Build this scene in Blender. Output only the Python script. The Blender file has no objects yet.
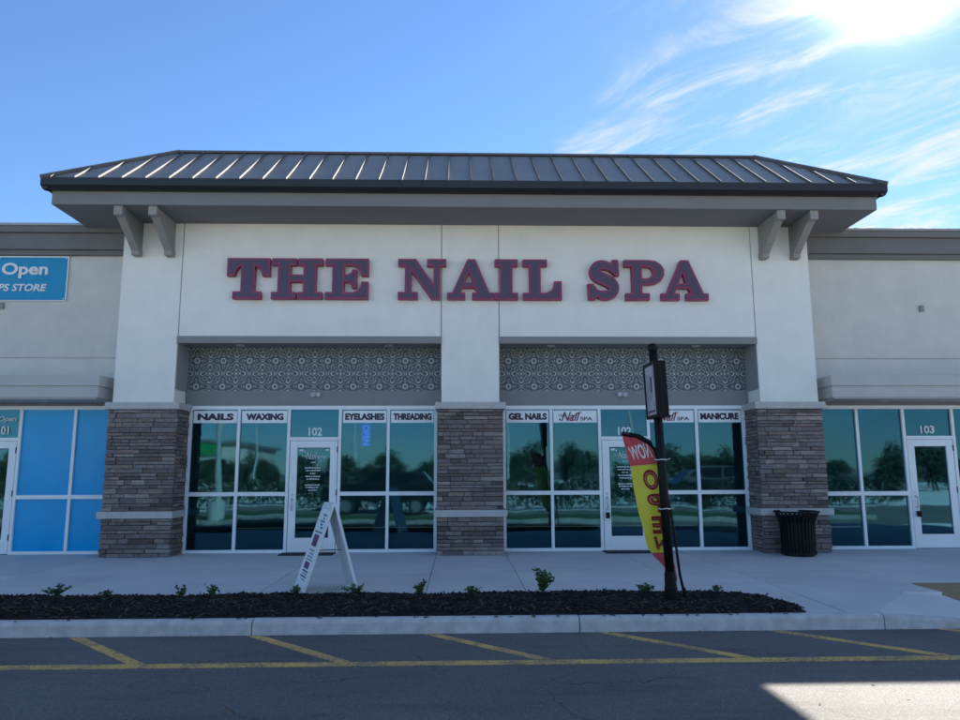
import bpy, bmesh, math, random
from mathutils import Matrix, Vector
R = math.radians
rnd = random.Random(7)
scene = bpy.context.scene
COL = scene.collection

# ------------------------------------------------------------------ camera
F, PITCH, YAW, ROLL = 725.9, .1508, .0289, .0034
CAM = Vector((-.206, -13.4, 1.5045))
cd = bpy.data.cameras.new('camera'); cam = bpy.data.objects.new('camera', cd); COL.objects.link(cam)
cd.sensor_width = 36; cd.lens = F / 960 * 36; cd.clip_start = .05; cd.clip_end = 3000
fw = Vector((math.sin(YAW) * math.cos(PITCH), math.cos(YAW) * math.cos(PITCH), math.sin(PITCH)))
rt = Vector((math.cos(YAW), -math.sin(YAW), 0)); up = rt.cross(fw)
r2 = rt * math.cos(ROLL) - up * math.sin(ROLL); u2 = rt * math.sin(ROLL) + up * math.cos(ROLL)
cam.matrix_world = Matrix(((r2.x, u2.x, -fw.x, CAM.x), (r2.y, u2.y, -fw.y, CAM.y), (r2.z, u2.z, -fw.z, CAM.z), (0, 0, 0, 1)))
scene.camera = cam
scene.render.resolution_x, scene.render.resolution_y = 1024, 768
scene.view_settings.view_transform = 'Standard'
scene.view_settings.look = 'None'
scene.view_settings.gamma = 1
scene.view_settings.exposure = 2.7

# ------------------------------------------------------------------ sun and sky
SUN_E, SUN_A = R(34.2), R(34.2)
SUN = Vector((math.sin(SUN_A) * math.cos(SUN_E), math.cos(SUN_A) * math.cos(SUN_E), math.sin(SUN_E)))
sl = bpy.data.lights.new('sun', 'SUN'); sl.energy = 2.75; sl.angle = R(.5); sl.color = (1, .95, .87)
so = bpy.data.objects.new('sun', sl); COL.objects.link(so); so.rotation_euler = SUN.to_track_quat('Z', 'Y').to_euler()
so.location = (20, 30, 30)


class NT:
    """short helper round a node tree"""
    def __init__(s, tree):
        s.t = tree; s.n = tree.nodes; s.l = tree.links
    def new(s, typ, **kw):
        n = s.n.new(typ)
        for k, v in kw.items(): setattr(n, k, v)
        return n
    def put(s, sock, v):
        if v is None: return
        if hasattr(v, 'is_output'): s.l.new(v, sock)
        elif hasattr(sock, 'default_value'):
            if isinstance(v, (tuple, list)) and sock.type == 'RGBA' and len(v) == 3: v = (*v, 1)
            sock.default_value = v
    def m(s, op, a, b=None, c=None, clamp=False):
        n = s.new('ShaderNodeMath', operation=op, use_clamp=clamp)
        for i, v in enumerate((a, b, c)): s.put(n.inputs[i], v)
        return n.outputs[0]
    def v(s, op, a, b=None, c=None):
        n = s.new('ShaderNodeVectorMath', operation=op)
        for i, x in enumerate((a, b)): s.put(n.inputs[i], x)
        if op == 'SCALE': s.put(n.inputs['Scale'], c)
        return n.outputs['Value'] if op in ('DOT_PRODUCT', 'LENGTH') else n.outputs[0]
    def mix(s, f, a, b, blend='MIX'):
        n = s.new('ShaderNodeMix', data_type='RGBA', blend_type=blend)
        s.put(n.inputs[0], f); s.put(n.inputs[6], a); s.put(n.inputs[7], b)
        return n.outputs[2]
    def noise(s, vec, scale, detail=3, rough=.55, dist=0):
        n = s.new('ShaderNodeTexNoise'); s.put(n.inputs['Vector'], vec)
        n.inputs['Scale'].default_value = scale; n.inputs['Detail'].default_value = detail
        n.inputs['Roughness'].default_value = rough; n.inputs['Distortion'].default_value = dist
        return n.outputs['Fac']
    def ramp(s, f, a, b, lo=0., hi=1.):
        n = s.new('ShaderNodeMapRange', interpolation_type='SMOOTHSTEP')
        s.put(n.inputs[0], f)
        for i, x in enumerate((a, b, lo, hi)): n.inputs[i + 1].default_value = x
        return n.outputs[0]
    def mapping(s, vec, scale=(1, 1, 1), rot=(0, 0, 0), loc=(0, 0, 0)):
        n = s.new('ShaderNodeMapping'); s.put(n.inputs[0], vec)
        n.inputs[1].default_value = loc; n.inputs[2].default_value = rot; n.inputs[3].default_value = scale
        return n.outputs[0]


world = bpy.data.worlds.new('World'); scene.world = world; world.use_nodes = True
w = NT(world.node_tree); w.n.clear()
sky = w.new('ShaderNodeTexSky', sky_type='NISHITA', sun_disc=False, sun_elevation=SUN_E, sun_rotation=SUN_A,
            altitude=0, air_density=1.0, dust_density=.05, ozone_density=2.0)
dirv = w.new('ShaderNodeTexCoord').outputs['Generated']
cosd = w.m('MAXIMUM', w.v('DOT_PRODUCT', dirv, tuple(SUN)), 0.0)
g1 = w.m('POWER', cosd, 900.); g2 = w.m('POWER', cosd, 240.); g3 = w.m('POWER', cosd, 22.)
glow = w.m('ADD', w.m('ADD', w.m('MULTIPLY', g1, 70.), w.m('MULTIPLY', g2, 1.6)), w.m('MULTIPLY', g3, .12))
sx = w.new('ShaderNodeSeparateXYZ'); w.l.new(dirv, sx.inputs[0])
zz = w.m('MAXIMUM', w.m('ADD', sx.outputs[2], .05), .03)
pl = w.new('ShaderNodeCombineXYZ'); w.l.new(w.m('DIVIDE', sx.outputs[0], zz), pl.inputs[0]); w.l.new(w.m('DIVIDE', sx.outputs[1], zz), pl.inputs[1])
pm = w.mapping(pl.outputs[0], rot=(0, 0, R(47)))
streak = w.noise(w.mapping(pm, scale=(1.15, 2.9, 1), loc=(2.3, .8, 0)), 1.7, 9, .66, .8)
cover = w.m('ADD', w.m('DIVIDE', sx.outputs[0], zz), w.m('MULTIPLY', w.m('SUBTRACT', w.noise(w.mapping(pl.outputs[0], loc=(4.35, 1.1, 3)), 1.7, 4, .55), .5), 3.0))
cl = w.m('MULTIPLY', w.ramp(streak, .42, .72), w.ramp(cover, .12, .80))
cl = w.m('MULTIPLY', cl, w.ramp(sx.outputs[2], .03, .2))
skyc = w.mix(1., sky.outputs[0], (.385, .49, .61), 'MULTIPLY')
cloudb = w.m('ADD', w.m('MULTIPLY', glow, .35), 3.0)
cloudc = w.v('SCALE', (1., .99, .96), None, cloudb)
col1 = w.mix(w.m('MULTIPLY', cl, .80), skyc, cloudc)
gl3 = w.v('SCALE', (1., .985, .95), None, glow)
bg = w.new('ShaderNodeBackground'); w.l.new(w.v('ADD', col1, gl3), bg.inputs[0]); bg.inputs[1].default_value = .051
w.l.new(bg.outputs[0], w.new('ShaderNodeOutputWorld').inputs[0])

# ------------------------------------------------------------------ materials
def mat(name, color, rough=.7, metal=0., var=0., vscale=6., bump=0., bscale=80., rand=0., spec=.5, emis=None, coat=0., streak=0.):
    m = bpy.data.materials.new(name); m.use_nodes = True
    t = NT(m.node_tree); t.n.clear()
    b = t.new('ShaderNodeBsdfPrincipled'); o = t.new('ShaderNodeOutputMaterial'); t.l.new(b.outputs[0], o.inputs[0])
    b.inputs['Roughness'].default_value = rough; b.inputs['Metallic'].default_value = metal
    b.inputs['Specular IOR Level'].default_value = spec; b.inputs['Coat Weight'].default_value = coat
    pos = t.new('ShaderNodeNewGeometry').outputs['Position']
    c = (*color, 1)
    if var:
        f = t.noise(pos, vscale, 5, .6)
        c = t.mix(t.ramp(f, .25, .75), tuple(x * (1 - var) for x in color), tuple(min(1, x * (1 + var)) for x in color))
    if streak:
        f = t.noise(t.mapping(pos, scale=(2.2, 2.2, .35)), 1.7, 6, .65, .6)
        c = t.mix(t.m('MULTIPLY', t.ramp(f, .45, .8), streak), c, tuple(x * .45 for x in color))
    if rand:
        oi = t.new('ShaderNodeObjectInfo').outputs['Random']
        k = t.m('ADD', t.m('MULTIPLY', oi, 2 * rand), 1 - rand)
        cc = t.new('ShaderNodeCombineXYZ')
        for i in range(3): t.l.new(k, cc.inputs[i])
        c = t.mix(1., c, cc.outputs[0], 'MULTIPLY')
    t.put(b.inputs['Base Color'], c)
    if bump:
        bn = t.new('ShaderNodeBump'); bn.inputs['Strength'].default_value = bump; bn.inputs['Distance'].default_value = .01
        t.l.new(t.noise(pos, bscale, 4, .65), bn.inputs['Height']); t.l.new(bn.outputs[0], b.inputs['Normal'])
    if emis:
        b.inputs['Emission Color'].default_value = (*emis[0], 1); b.inputs['Emission Strength'].default_value = emis[1]
    return m


M = {}
M['stucco_white'] = mat('stucco_white', (.86, .825, .765), .9, var=.03, vscale=2.3, bump=.5, bscale=48, streak=.05, spec=.2)
M['stucco_grey'] = mat('stucco_grey', (.64, .605, .555), .9, var=.05, vscale=2.1, bump=.5, bscale=48, streak=.06, spec=.2)
M['canopy'] = mat('canopy_paint', (.52, .50, .47), .75, var=.04, vscale=2, bump=.15, bscale=120, spec=.3)
M['cornice'] = mat('cornice_paint', (.175, .17, .165), .75, var=.05, vscale=2, bump=.15, bscale=120, spec=.3)
M['coping'] = mat('coping_metal', (.36, .35, .34), .45, .3, var=.05)
M['fascia'] = mat('fascia_paint', (.20, .195, .19), .6, var=.05, vscale=1.5, bump=.08, bscale=50)
M['soffit'] = mat('soffit_paint', (.19, .185, .185), .75, var=.05, vscale=1.5)
M['gutter'] = mat('gutter_metal', (.022, .022, .024), .4, .2)
M['roof'] = mat('roof_metal', (.25, .24, .23), .62, .0, var=.08, vscale=1.2, bump=.04, bscale=3, rand=.07)
M['seam'] = mat('seam_metal', (.11, .107, .105), .7, .0)
M['bracket'] = mat('bracket_paint', (.30, .285, .265), .75, var=.07, vscale=7, bump=.2, bscale=60)
M['lintel'] = mat('lintel_paint', (.25, .245, .24), .7, var=.04, vscale=2, bump=.1, bscale=90)
M['groove'] = mat('groove_grey', (.30, .30, .30), .9)  # plain grey of the recessed reveal joints
M['capstone'] = mat('capstone', (.50, .48, .45), .85, var=.08, vscale=9, bump=.3, bscale=70)
M['mortar'] = mat('mortar', (.13, .12, .112), .95, var=.1, vscale=20)
M['frame'] = mat('white_aluminium', (.88, .875, .865), .4, .0, var=.03, vscale=3)
M['rubber'] = mat('gasket', (.012, .013, .014), .6)
M['black'] = mat('black_powdercoat', (.006, .006, .007), .5, .0, spec=.2, var=.1, vscale=12, bump=.05, bscale=90)
M['steel'] = mat('stainless', (.5, .5, .5), .3, .9)
M['letter_body'] = mat('letter_return', (.30, .03, .10), .5)
M['letter_face'] = mat('letter_face', (.085, .058, .10), .5, bump=.05, bscale=200)
M['navy'] = mat('print_navy', (.02, .014, .045), .5)
M['maroon'] = mat('print_maroon', (.16, .016, .04), .5)
M['sign_white'] = mat('sign_white', (.88, .87, .86), .5, var=.02)
M['sign_grey'] = mat('weathered_sign', (.50, .46, .47), .6, var=.25, vscale=9)
M['vinyl_white'] = mat('vinyl_white', (.75, .77, .77), .6)
M['blue_banner'] = mat('blue_banner', (.004, .27, .50), .6, var=.06, vscale=3, bump=.1, bscale=6)
M['blue_film'] = mat('blue_film', (.0, .36, .72), .18, spec=.3, var=.05, vscale=1.5)
M['plastic_white'] = mat('plastic_white', (.78, .79, .80), .45, var=.03, vscale=8, bump=.05, bscale=50)
M['flag_red'] = mat('flag_red', (.82, .12, .13), .7, bump=.1, bscale=300)
M['flag_yellow'] = mat('flag_yellow', (.92, .80, .08), .7, bump=.1, bscale=300)
M['flag_dark'] = mat('flag_print_red', (.50, .035, .035), .7)
M['flag_pink'] = mat('flag_print_pale', (.72, .42, .40), .7)
M['led'] = mat('blue_led', (.02, .03, .3), .4, emis=((.12, .14, 1.), .22))
M['led_box'] = mat('led_backing', (.012, .016, .06), .4, emis=((.06, .06, .7), .08))
M['lamp'] = mat('lamp_lens', (.55, .55, .55), .35)
M['tile_edge'] = mat('tile_edge', (.1, .12, .14), .6)
M['strip_dark'] = mat('floor_strip_dark', (.02, .02, .021), .9, bump=.3, bscale=90)
M['interior'] = mat('interior_paint', (.55, .54, .52), .9)
M['interior_floor'] = mat('interior_floor', (.40, .38, .36), .5)
M['kerb'] = mat('kerb_concrete', (.60, .58, .54), .9, var=.16, vscale=7, bump=.4, bscale=120, rand=.03, streak=.25)
M['yellow_paint'] = None
M['kerb_old'] = mat('weathered_kerb', (.27, .26, .24), .9, var=.25, vscale=4, bump=.3, bscale=60)
M['mulch'] = mat('mulch', (.012, .0095, .008), .95, var=.5, vscale=40, bump=.8, bscale=60)
M['chip'] = mat('mulch_chip', (.018, .013, .010), .9, var=.75, vscale=9, bump=.3, bscale=90)
M['chip_pale'] = mat('faded_chip', (.075, .055, .04), .9, var=.7, vscale=11)
M['leaf'] = mat('leaf', (.045, .10, .025), .55, rand=.2, var=.35, vscale=40)
M['stem'] = mat('stem', (.10, .075, .045), .85)
M['leaf_dry'] = mat('fallen_leaf', (.28, .19, .08), .8, rand=.35)
M['tree_leaf'] = mat('tree_leaf', (.036, .056, .028), .6, var=.45, vscale=1.2, rand=.2)
M['bark'] = mat('bark', (.12, .09, .065), .95, var=.3, vscale=10, bump=.6, bscale=20)
M['grass'] = mat('grass', (.035, .075, .018), .9, var=.35, vscale=5, bump=.8, bscale=60)
M['pole_metal'] = mat('pole_concrete', (.42, .41, .39), .8, var=.08, vscale=4)
M['tactile'] = mat('tactile_tan', (.36, .24, .12), .85, var=.12, vscale=9, bump=.3, bscale=60)
M['car_dark'] = mat('car_paint_dark', (.012, .013, .016), .3, .2, coat=1.)
M['car_white'] = mat('car_paint_white', (.72, .72, .72), .3, coat=1.)
M['car_glass'] = mat('car_glass', (.01, .012, .014), .05)
M['tyre'] = mat('tyre', (.012, .012, .012), .9)
M['rim'] = mat('rim', (.45, .45, .46), .3, .8)
M['car_lamp'] = mat('car_lamp', (.8, .8, .78), .15)
M['lot_bounce_pale'] = mat('lot_bounce_pale', (.66, .64, .60), .9, var=.15, vscale=.6, bump=.2, bscale=60, rand=.06)  # kept pale so the unseen lot bounces sunlight onto the facade
M['store_wall'] = mat('store_wall', (.50, .45, .38), .9, var=.05)
M['store_green'] = mat('store_green', (.01, .22, .06), .5)


def stone_mat():
    m = bpy.data.materials.new('ledge_stone'); m.use_nodes = True; t = NT(m.node_tree); b = t.n['Principled BSDF']
    pos = t.new('ShaderNodeNewGeometry').outputs['Position']
    rn = t.new('ShaderNodeObjectInfo').outputs['Random']
    r = t.new('ShaderNodeValToRGB'); t.l.new(rn, r.inputs[0]); e = r.color_ramp.elements
    e[0].position = 0; e[0].color = (.062, .048, .043, 1); e[1].position = 1; e[1].color = (.20, .165, .145, 1)
    for p, c in ((.2, (.12, .094, .085, 1)), (.45, (.095, .080, .078, 1)), (.6, (.155, .118, .098, 1)), (.8, (.115, .104, .104, 1))):
        x = e.new(p); x.color = c
    f = t.noise(t.mapping(pos, scale=(1, 1, 3.2)), 16, 5, .65)
    c = t.mix(t.ramp(f, .3, .72), t.mix(1., r.outputs[0], (1.45, 1.43, 1.43), 'MULTIPLY'), t.mix(1., r.outputs[0], (2.35, 2.30, 2.30), 'MULTIPLY'))
    t.l.new(c, b.inputs['Base Color']); b.inputs['Roughness'].default_value = .9; b.inputs['Specular IOR Level'].default_value = .25
    bn = t.new('ShaderNodeBump'); bn.inputs['Strength'].default_value = .7; bn.inputs['Distance'].default_value = .02
    t.l.new(t.noise(t.mapping(pos, scale=(1, 1, 2.5)), 28, 6, .65), bn.inputs['Height']); t.l.new(bn.outputs[0], b.inputs['Normal'])
    return m
M['stone'] = stone_mat()


def asphalt_mat():
    m = bpy.data.materials.new('asphalt'); m.use_nodes = True; t = NT(m.node_tree); b = t.n['Principled BSDF']
    pos = t.new('ShaderNodeNewGeometry').outputs['Position']
    big = t.noise(pos, .35, 5, .6); fine = t.noise(pos, 130, 3, .7); mid = t.noise(t.mapping(pos, scale=(.45, 1.6, 1)), 2.2, 6, .65)
    c = t.mix(t.ramp(big, .3, .7), (.14, .133, .122), (.178, .169, .155))
    c = t.mix(t.m('MULTIPLY', t.ramp(mid, .5, .75), .35), c, (.055, .053, .052))
    c = t.mix(t.ramp(fine, .34, .68), t.mix(1., c, (.55, .55, .55), 'MULTIPLY'), t.mix(1., c, (1.5, 1.48, 1.44), 'MULTIPLY'))
    vo = t.new('ShaderNodeTexVoronoi', feature='F1'); t.l.new(pos, vo.inputs['Vector']); vo.inputs['Scale'].default_value = 1.15
    spot = t.m('MULTIPLY', t.ramp(vo.outputs['Distance'], .09, .02), t.ramp(t.noise(pos, 3.1, 2), .55, .62))
    c = t.mix(t.m('MULTIPLY', spot, .7), c, (.025, .024, .024))
    vc = t.new('ShaderNodeTexVoronoi', feature='DISTANCE_TO_EDGE'); vc.inputs['Scale'].default_value = .55
    wv = t.new('ShaderNodeTexNoise'); t.l.new(pos, wv.inputs['Vector']); wv.inputs['Scale'].default_value = 2.5; wv.inputs['Detail'].default_value = 6
    t.l.new(t.v('ADD', pos, t.v('SCALE', wv.outputs['Color'], None, .55)), vc.inputs['Vector'])
    crack = t.m('MULTIPLY', t.ramp(vc.outputs['Distance'], .0065, .0015), t.ramp(t.noise(pos, .5, 2), .50, .60))
    c = t.mix(t.m('MULTIPLY', crack, .75), c, (.03, .029, .028))
    sc = t.noise(t.mapping(pos, scale=(.12, 2.6, 1)), 1.0, 5, .6)
    c = t.mix(t.m('MULTIPLY', t.ramp(sc, .52, .72), .30), c, (.06, .058, .056))
    pt = t.noise(pos, 9, 5, .7)
    c = t.mix(t.m('MULTIPLY', t.ramp(pt, .58, .75), .35), c, (.19, .18, .165))
    t.l.new(c, b.inputs['Base Color']); b.inputs['Roughness'].default_value = .88; b.inputs['Specular IOR Level'].default_value = .3
    bn = t.new('ShaderNodeBump'); bn.inputs['Strength'].default_value = .55; bn.inputs['Distance'].default_value = .006
    t.l.new(t.noise(pos, 110, 3, .7), bn.inputs['Height']); t.l.new(bn.outputs[0], b.inputs['Normal'])
    return m
M['asphalt'] = asphalt_mat()


def concrete_mat():
    m = bpy.data.materials.new('sidewalk_concrete'); m.use_nodes = True; t = NT(m.node_tree); b = t.n['Principled BSDF']
    pos = t.new('ShaderNodeNewGeometry').outputs['Position']
    rn = t.new('ShaderNodeObjectInfo').outputs['Random']
    a = t.noise(pos, .9, 6, .6); f = t.noise(pos, 90, 3, .6); s = t.noise(t.mapping(pos, scale=(.3, 4, 1)), 1.6, 5, .6)
    c = t.mix(t.ramp(a, .3, .72), (.64, .63, .60), (.74, .725, .69))
    c = t.mix(t.m('MULTIPLY', t.ramp(s, .5, .8), .35), c, (.43, .42, .40))
    c = t.mix(t.ramp(f, .3, .7), t.mix(1., c, (.90, .90, .90), 'MULTIPLY'), c)
    k = t.m('ADD', t.m('MULTIPLY', rn, .10), .95); cc = t.new('ShaderNodeCombineXYZ')
    for i in range(3): t.l.new(k, cc.inputs[i])
    c = t.mix(1., c, cc.outputs[0], 'MULTIPLY')
    vo = t.new('ShaderNodeTexVoronoi', feature='F1'); t.l.new(pos, vo.inputs['Vector']); vo.inputs['Scale'].default_value = 1.4
    spot = t.m('MULTIPLY', t.ramp(vo.outputs['Distance'], .06, .02), t.ramp(t.noise(pos, 2.3, 2), .56, .62))
    c = t.mix(t.m('MULTIPLY', spot, .5), c, (.16, .15, .14))
    t.l.new(c, b.inputs['Base Color']); b.inputs['Roughness'].default_value = .8; b.inputs['Specular IOR Level'].default_value = .35
    bn = t.new('ShaderNodeBump'); bn.inputs['Strength'].default_value = .25; bn.inputs['Distance'].default_value = .004
    t.l.new(t.noise(t.mapping(pos, scale=(1, 6, 1)), 60, 3, .6), bn.inputs['Height']); t.l.new(bn.outputs[0], b.inputs['Normal'])
    return m
M['concrete'] = concrete_mat()


def paint_mat():
    m = bpy.data.materials.new('yellow_road_paint'); m.use_nodes = True; t = NT(m.node_tree); b = t.n['Principled BSDF']
    pos = t.new('ShaderNodeNewGeometry').outputs['Position']
    wear = t.noise(pos, 34, 5, .7); w2 = t.noise(pos, 3.0, 4, .6)
    f = t.ramp(t.m('ADD', t.m('MULTIPLY', wear, .6), t.m('MULTIPLY', w2, .4)), .45, .58)
    c = t.mix(t.m('MULTIPLY', f, .85), (.80, .47, .12), (.18, .155, .12))
    t.l.new(c, b.inputs['Base Color']); b.inputs['Roughness'].default_value = .85
    return m
M['yellow_paint'] = paint_mat()


def glass_mat():
    m = bpy.data.materials.new('tinted_glass'); m.use_nodes = True; t = NT(m.node_tree); t.n.clear()
    pos = t.new('ShaderNodeNewGeometry').outputs['Position']
    bn = t.new('ShaderNodeBump'); bn.inputs['Strength'].default_value = .40; bn.inputs['Distance'].default_value = .008
    t.l.new(t.noise(t.mapping(pos, scale=(1, 1, .8)), 1.3, 1, .4), bn.inputs['Height'])
    g = t.new('ShaderNodeBsdfGlossy'); g.inputs['Color'].default_value = (.27, .66, .90, 1); g.inputs['Roughness'].default_value = .025
    t.l.new(bn.outputs[0], g.inputs['Normal'])
    tr = t.new('ShaderNodeBsdfTransparent'); tr.inputs['Color'].default_value = (.45, .66, .68, 1)
    fr = t.new('ShaderNodeFresnel'); fr.inputs['IOR'].default_value = 1.5
    fac = t.m('ADD', t.m('MULTIPLY', fr.outputs[0],   .9), .055, clamp=True)
    mx = t.new('ShaderNodeMixShader'); t.l.new(fac, mx.inputs[0]); t.l.new(tr.outputs[0], mx.inputs[1]); t.l.new(g.outputs[0], mx.inputs[2])
    t.l.new(mx.outputs[0], t.new('ShaderNodeOutputMaterial').inputs[0])
    return m
M['glass'] = glass_mat()


def tile_mat():
    """patterned tile print: eight-petal flowers with rings at the corners, half a metre repeat"""
    m = bpy.data.materials.new('patterned_tile'); m.use_nodes = True; t = NT(m.node_tree); b = t.n['Principled BSDF']
    pos = t.new('ShaderNodeNewGeometry').outputs['Position']
    s = t.new('ShaderNodeSeparateXYZ'); t.l.new(pos, s.inputs[0])
    def cell(ox, oz):
        u = t.m('SUBTRACT', t.m('FRACT', t.m('ADD', t.m('DIVIDE', t.m('SUBTRACT', s.outputs[0], TILE_X), .5), ox + 20)), .5)
        v = t.m('SUBTRACT', t.m('FRACT', t.m('ADD', t.m('DIVIDE', t.m('SUBTRACT', s.outputs[2], TILE_Z), .5), oz + 20)), .5)
        r = t.m('SQRT', t.m('ADD', t.m('MULTIPLY', u, u), t.m('MULTIPLY', v, v)))
        return u, v, r, t.m('ARCTAN2', v, u)
    def line(d, wdt):   # 1 where |d| < wdt
        return t.ramp(t.m('ABSOLUTE', d), wdt, wdt * .45)
    u, v, r, a = cell(.5, .5)
    u2, v2, rr, a2 = cell(0, 0)
    c4 = t.m('COSINE', t.m('MULTIPLY', a, 4.)); c8 = t.m('COSINE', t.m('MULTIPLY', a, 8.)); c16 = t.m('COSINE', t.m('MULTIPLY', a, 16.))
    parts = []
    # petals along the axes, closed loops from .12 to .36
    pr = t.m('SUBTRACT', t.m('ABSOLUTE', t.m('SUBTRACT', r, .24)), t.m('MULTIPLY', t.m('MAXIMUM', c4, 0.), .115))
    parts.append(t.m('MULTIPLY', line(pr, .034), t.ramp(c4, .05, .3)))
    pd = t.m('SUBTRACT', t.m('ABSOLUTE', t.m('SUBTRACT', r, .27)), t.m('MULTIPLY', t.m('MAXIMUM', t.m('MULTIPLY', c4, -1.), 0.), .07))
    parts.append(t.m('MULTIPLY', t.m('MULTIPLY', line(pd, .022), t.ramp(c4, -.2, -.5)), .6))
    parts.append(t.ramp(r, .055, .03))
    parts.append(t.m('MULTIPLY', line(t.m('SUBTRACT', r, t.m('ADD', .095, t.m('MULTIPLY', c8, .012))), .012), .5))
    parts.append(t.m('MULTIPLY', line(t.m('SUBTRACT', r, t.m('ADD', .435, t.m('MULTIPLY', c8, .03))), .022), .55))
    # rings at the corners and the buds round them
    parts.append(line(t.m('SUBTRACT', rr, .088), .036))
    d4 = t.m('COSINE', t.m('MULTIPLY', a2, 4.)); d8 = t.m('COSINE', t.m('MULTIPLY', a2, 8.))
    parts.append(t.m('MULTIPLY', line(t.m('SUBTRACT', rr, .19), .022), t.ramp(d4, .6, .9)))
    parts.append(t.m('MULTIPLY', t.m('MULTIPLY', line(t.m('SUBTRACT', rr, t.m('ADD', .25, t.m('MULTIPLY', d8, .035))), .02), .6), t.ramp(d8, -.9, -.1)))
    # dots on the half-way points
    for ox, oz in ((.0, .5), (.5, .0)):
        e = cell(ox, oz); parts.append(t.m('MULTIPLY', line(t.m('SUBTRACT', e[2], .045), .02), .7))
    mx = parts[0]
    for p in parts[1:]: mx = t.m('MAXIMUM', mx, p)
    wob = t.ramp(t.noise(pos, 60, 3, .6), .25, .7, .55, 1.)
    mx = t.m('MULTIPLY', mx, wob)
    base = t.mix(t.ramp(t.noise(pos, 25, 4, .6), .3, .7), (.075, .085, .098), (.105, .115, .125))
    t.l.new(t.mix(mx, base, (.62, .62, .60)), b.inputs['Base Color']); b.inputs['Roughness'].default_value = .5
    return m
TILE_X, TILE_Z = -5.0, 3.36
M['tile'] = tile_mat()

# ------------------------------------------------------------------ mesh helpers
class MB:
    def __init__(s): s.v = []; s.f = []
    def box(s, x0, x1, y0, y1, z0, z1):
        b = len(s.v)
        s.v += [(x0, y0, z0), (x1, y0, z0), (x1, y1, z0), (x0, y1, z0), (x0, y0, z1), (x1, y0, z1), (x1, y1, z1), (x0, y1, z1)]
        s.f += [tuple(b + i for i in q) for q in ((0, 3, 2, 1), (4, 5, 6, 7), (0, 1, 5, 4), (1, 2, 6, 5), (2, 3, 7, 6), (3, 0, 4, 7))]
        return s
    def prism(s, prof, axis, a, b):
        """profile of 2D points pushed along an axis: x -> (y,z), y -> (x,z), z -> (x,y)"""
        n = len(prof); k = len(s.v)
        def P(p, t): return {'x': (t, p[0], p[1]), 'y': (p[0], t, p[1]), 'z': (p[0], p[1], t)}[axis]
        s.v += [P(p, a) for p in prof] + [P(p, b) for p in prof]
        s.f += [tuple(k + i for i in range(n)), tuple(k + n + i for i in reversed(range(n)))]
        s.f += [(k + i, k + (i + 1) % n, k + n + (i + 1) % n, k + n + i) for i in range(n)]
        return s
    def poly(s, *pts):
        k = len(s.v); s.v += [tuple(p) for p in pts]; s.f.append(tuple(range(k, k + len(pts)))); return s
    def hexa(s, lo, hi):
        """solid between two quads given as four points each"""
        k = len(s.v); s.v += [tuple(p) for p in lo] + [tuple(p) for p in hi]
        s.f += [tuple(k + i for i in q) for q in ((0, 3, 2, 1), (4, 5, 6, 7), (0, 1, 5, 4), (1, 2, 6, 5), (2, 3, 7, 6), (3, 0, 4, 7))]
        return s
    def tube(s, pts, rad, n=10, cap=True):
        k = len(s.v); pts = [Vector(p) for p in pts]
        rads = rad if isinstance(rad, (list, tuple)) else [rad] * len(pts)
        for i, p in enumerate(pts):
            d = (pts[min(i + 1, len(pts) - 1)] - pts[max(i - 1, 0)]).normalized()
            a = d.orthogonal().normalized() if abs(d.z) < .95 else Vector((1, 0, 0)); a = (a - d * a.dot(d)).normalized(); b = d.cross(a)
            for j in range(n):
                t = 2 * math.pi * j / n; s.v.append(tuple(p + (a * math.cos(t) + b * math.sin(t)) * rads[i]))
        for i in range(len(pts) - 1):
            for j in range(n):
                s.f.append((k + i * n + j, k + i * n + (j + 1) % n, k + (i + 1) * n + (j + 1) % n, k + (i + 1) * n + j))
        if cap:
            s.f.append(tuple(k + j for j in reversed(range(n)))); s.f.append(tuple(k + (len(pts) - 1) * n + j for j in range(n)))
        return s
    def mesh(s, name, m, smooth=False, bevel=0.):
        me = bpy.data.meshes.new(name); me.from_pydata(s.v, [], s.f)
        bm = bmesh.new(); bm.from_mesh(me)
        if bevel: bmesh.ops.bevel(bm, geom=bm.edges[:], offset=bevel, segments=2, affect='EDGES', profile=.5)
        bmesh.ops.recalc_face_normals(bm, faces=bm.faces[:]); bm.to_mesh(me); bm.free()
        if m: me.materials.append(M[m] if isinstance(m, str) else m)
        if smooth:
            for p in me.polygons: p.use_smooth = True
        return me
    def build(s, name, m, parent=None, smooth=False, bevel=0.):
        return link(name, s.mesh(name, m, smooth, bevel), parent)


def link(name, me, parent=None, loc=None):
    o = bpy.data.objects.new(name, me); COL.objects.link(o)
    if loc: o.location = loc
    if parent:
        o.parent = parent
        if parent.type == 'EMPTY': o.matrix_parent_inverse = Matrix.Translation(-Vector(parent.location))
    return o
def box(name, m, parent, *b, bevel=0.): return MB().box(*b).build(name, m, parent, bevel=bevel)
def thing(name, label, cat, loc, group=None):
    o = bpy.data.objects.new(name, None); COL.objects.link(o); o.location = loc; o.empty_display_size = .2
    return tag(o, label, cat, group)
def tag(o, label=None, cat=None, group=None, kind=None):
    if label: o['label'] = label
    if cat: o['category'] = cat
    if group: o['group'] = group
    if kind: o['kind'] = kind
    return o
def struct(o): o['kind'] = 'structure'; return o


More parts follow.
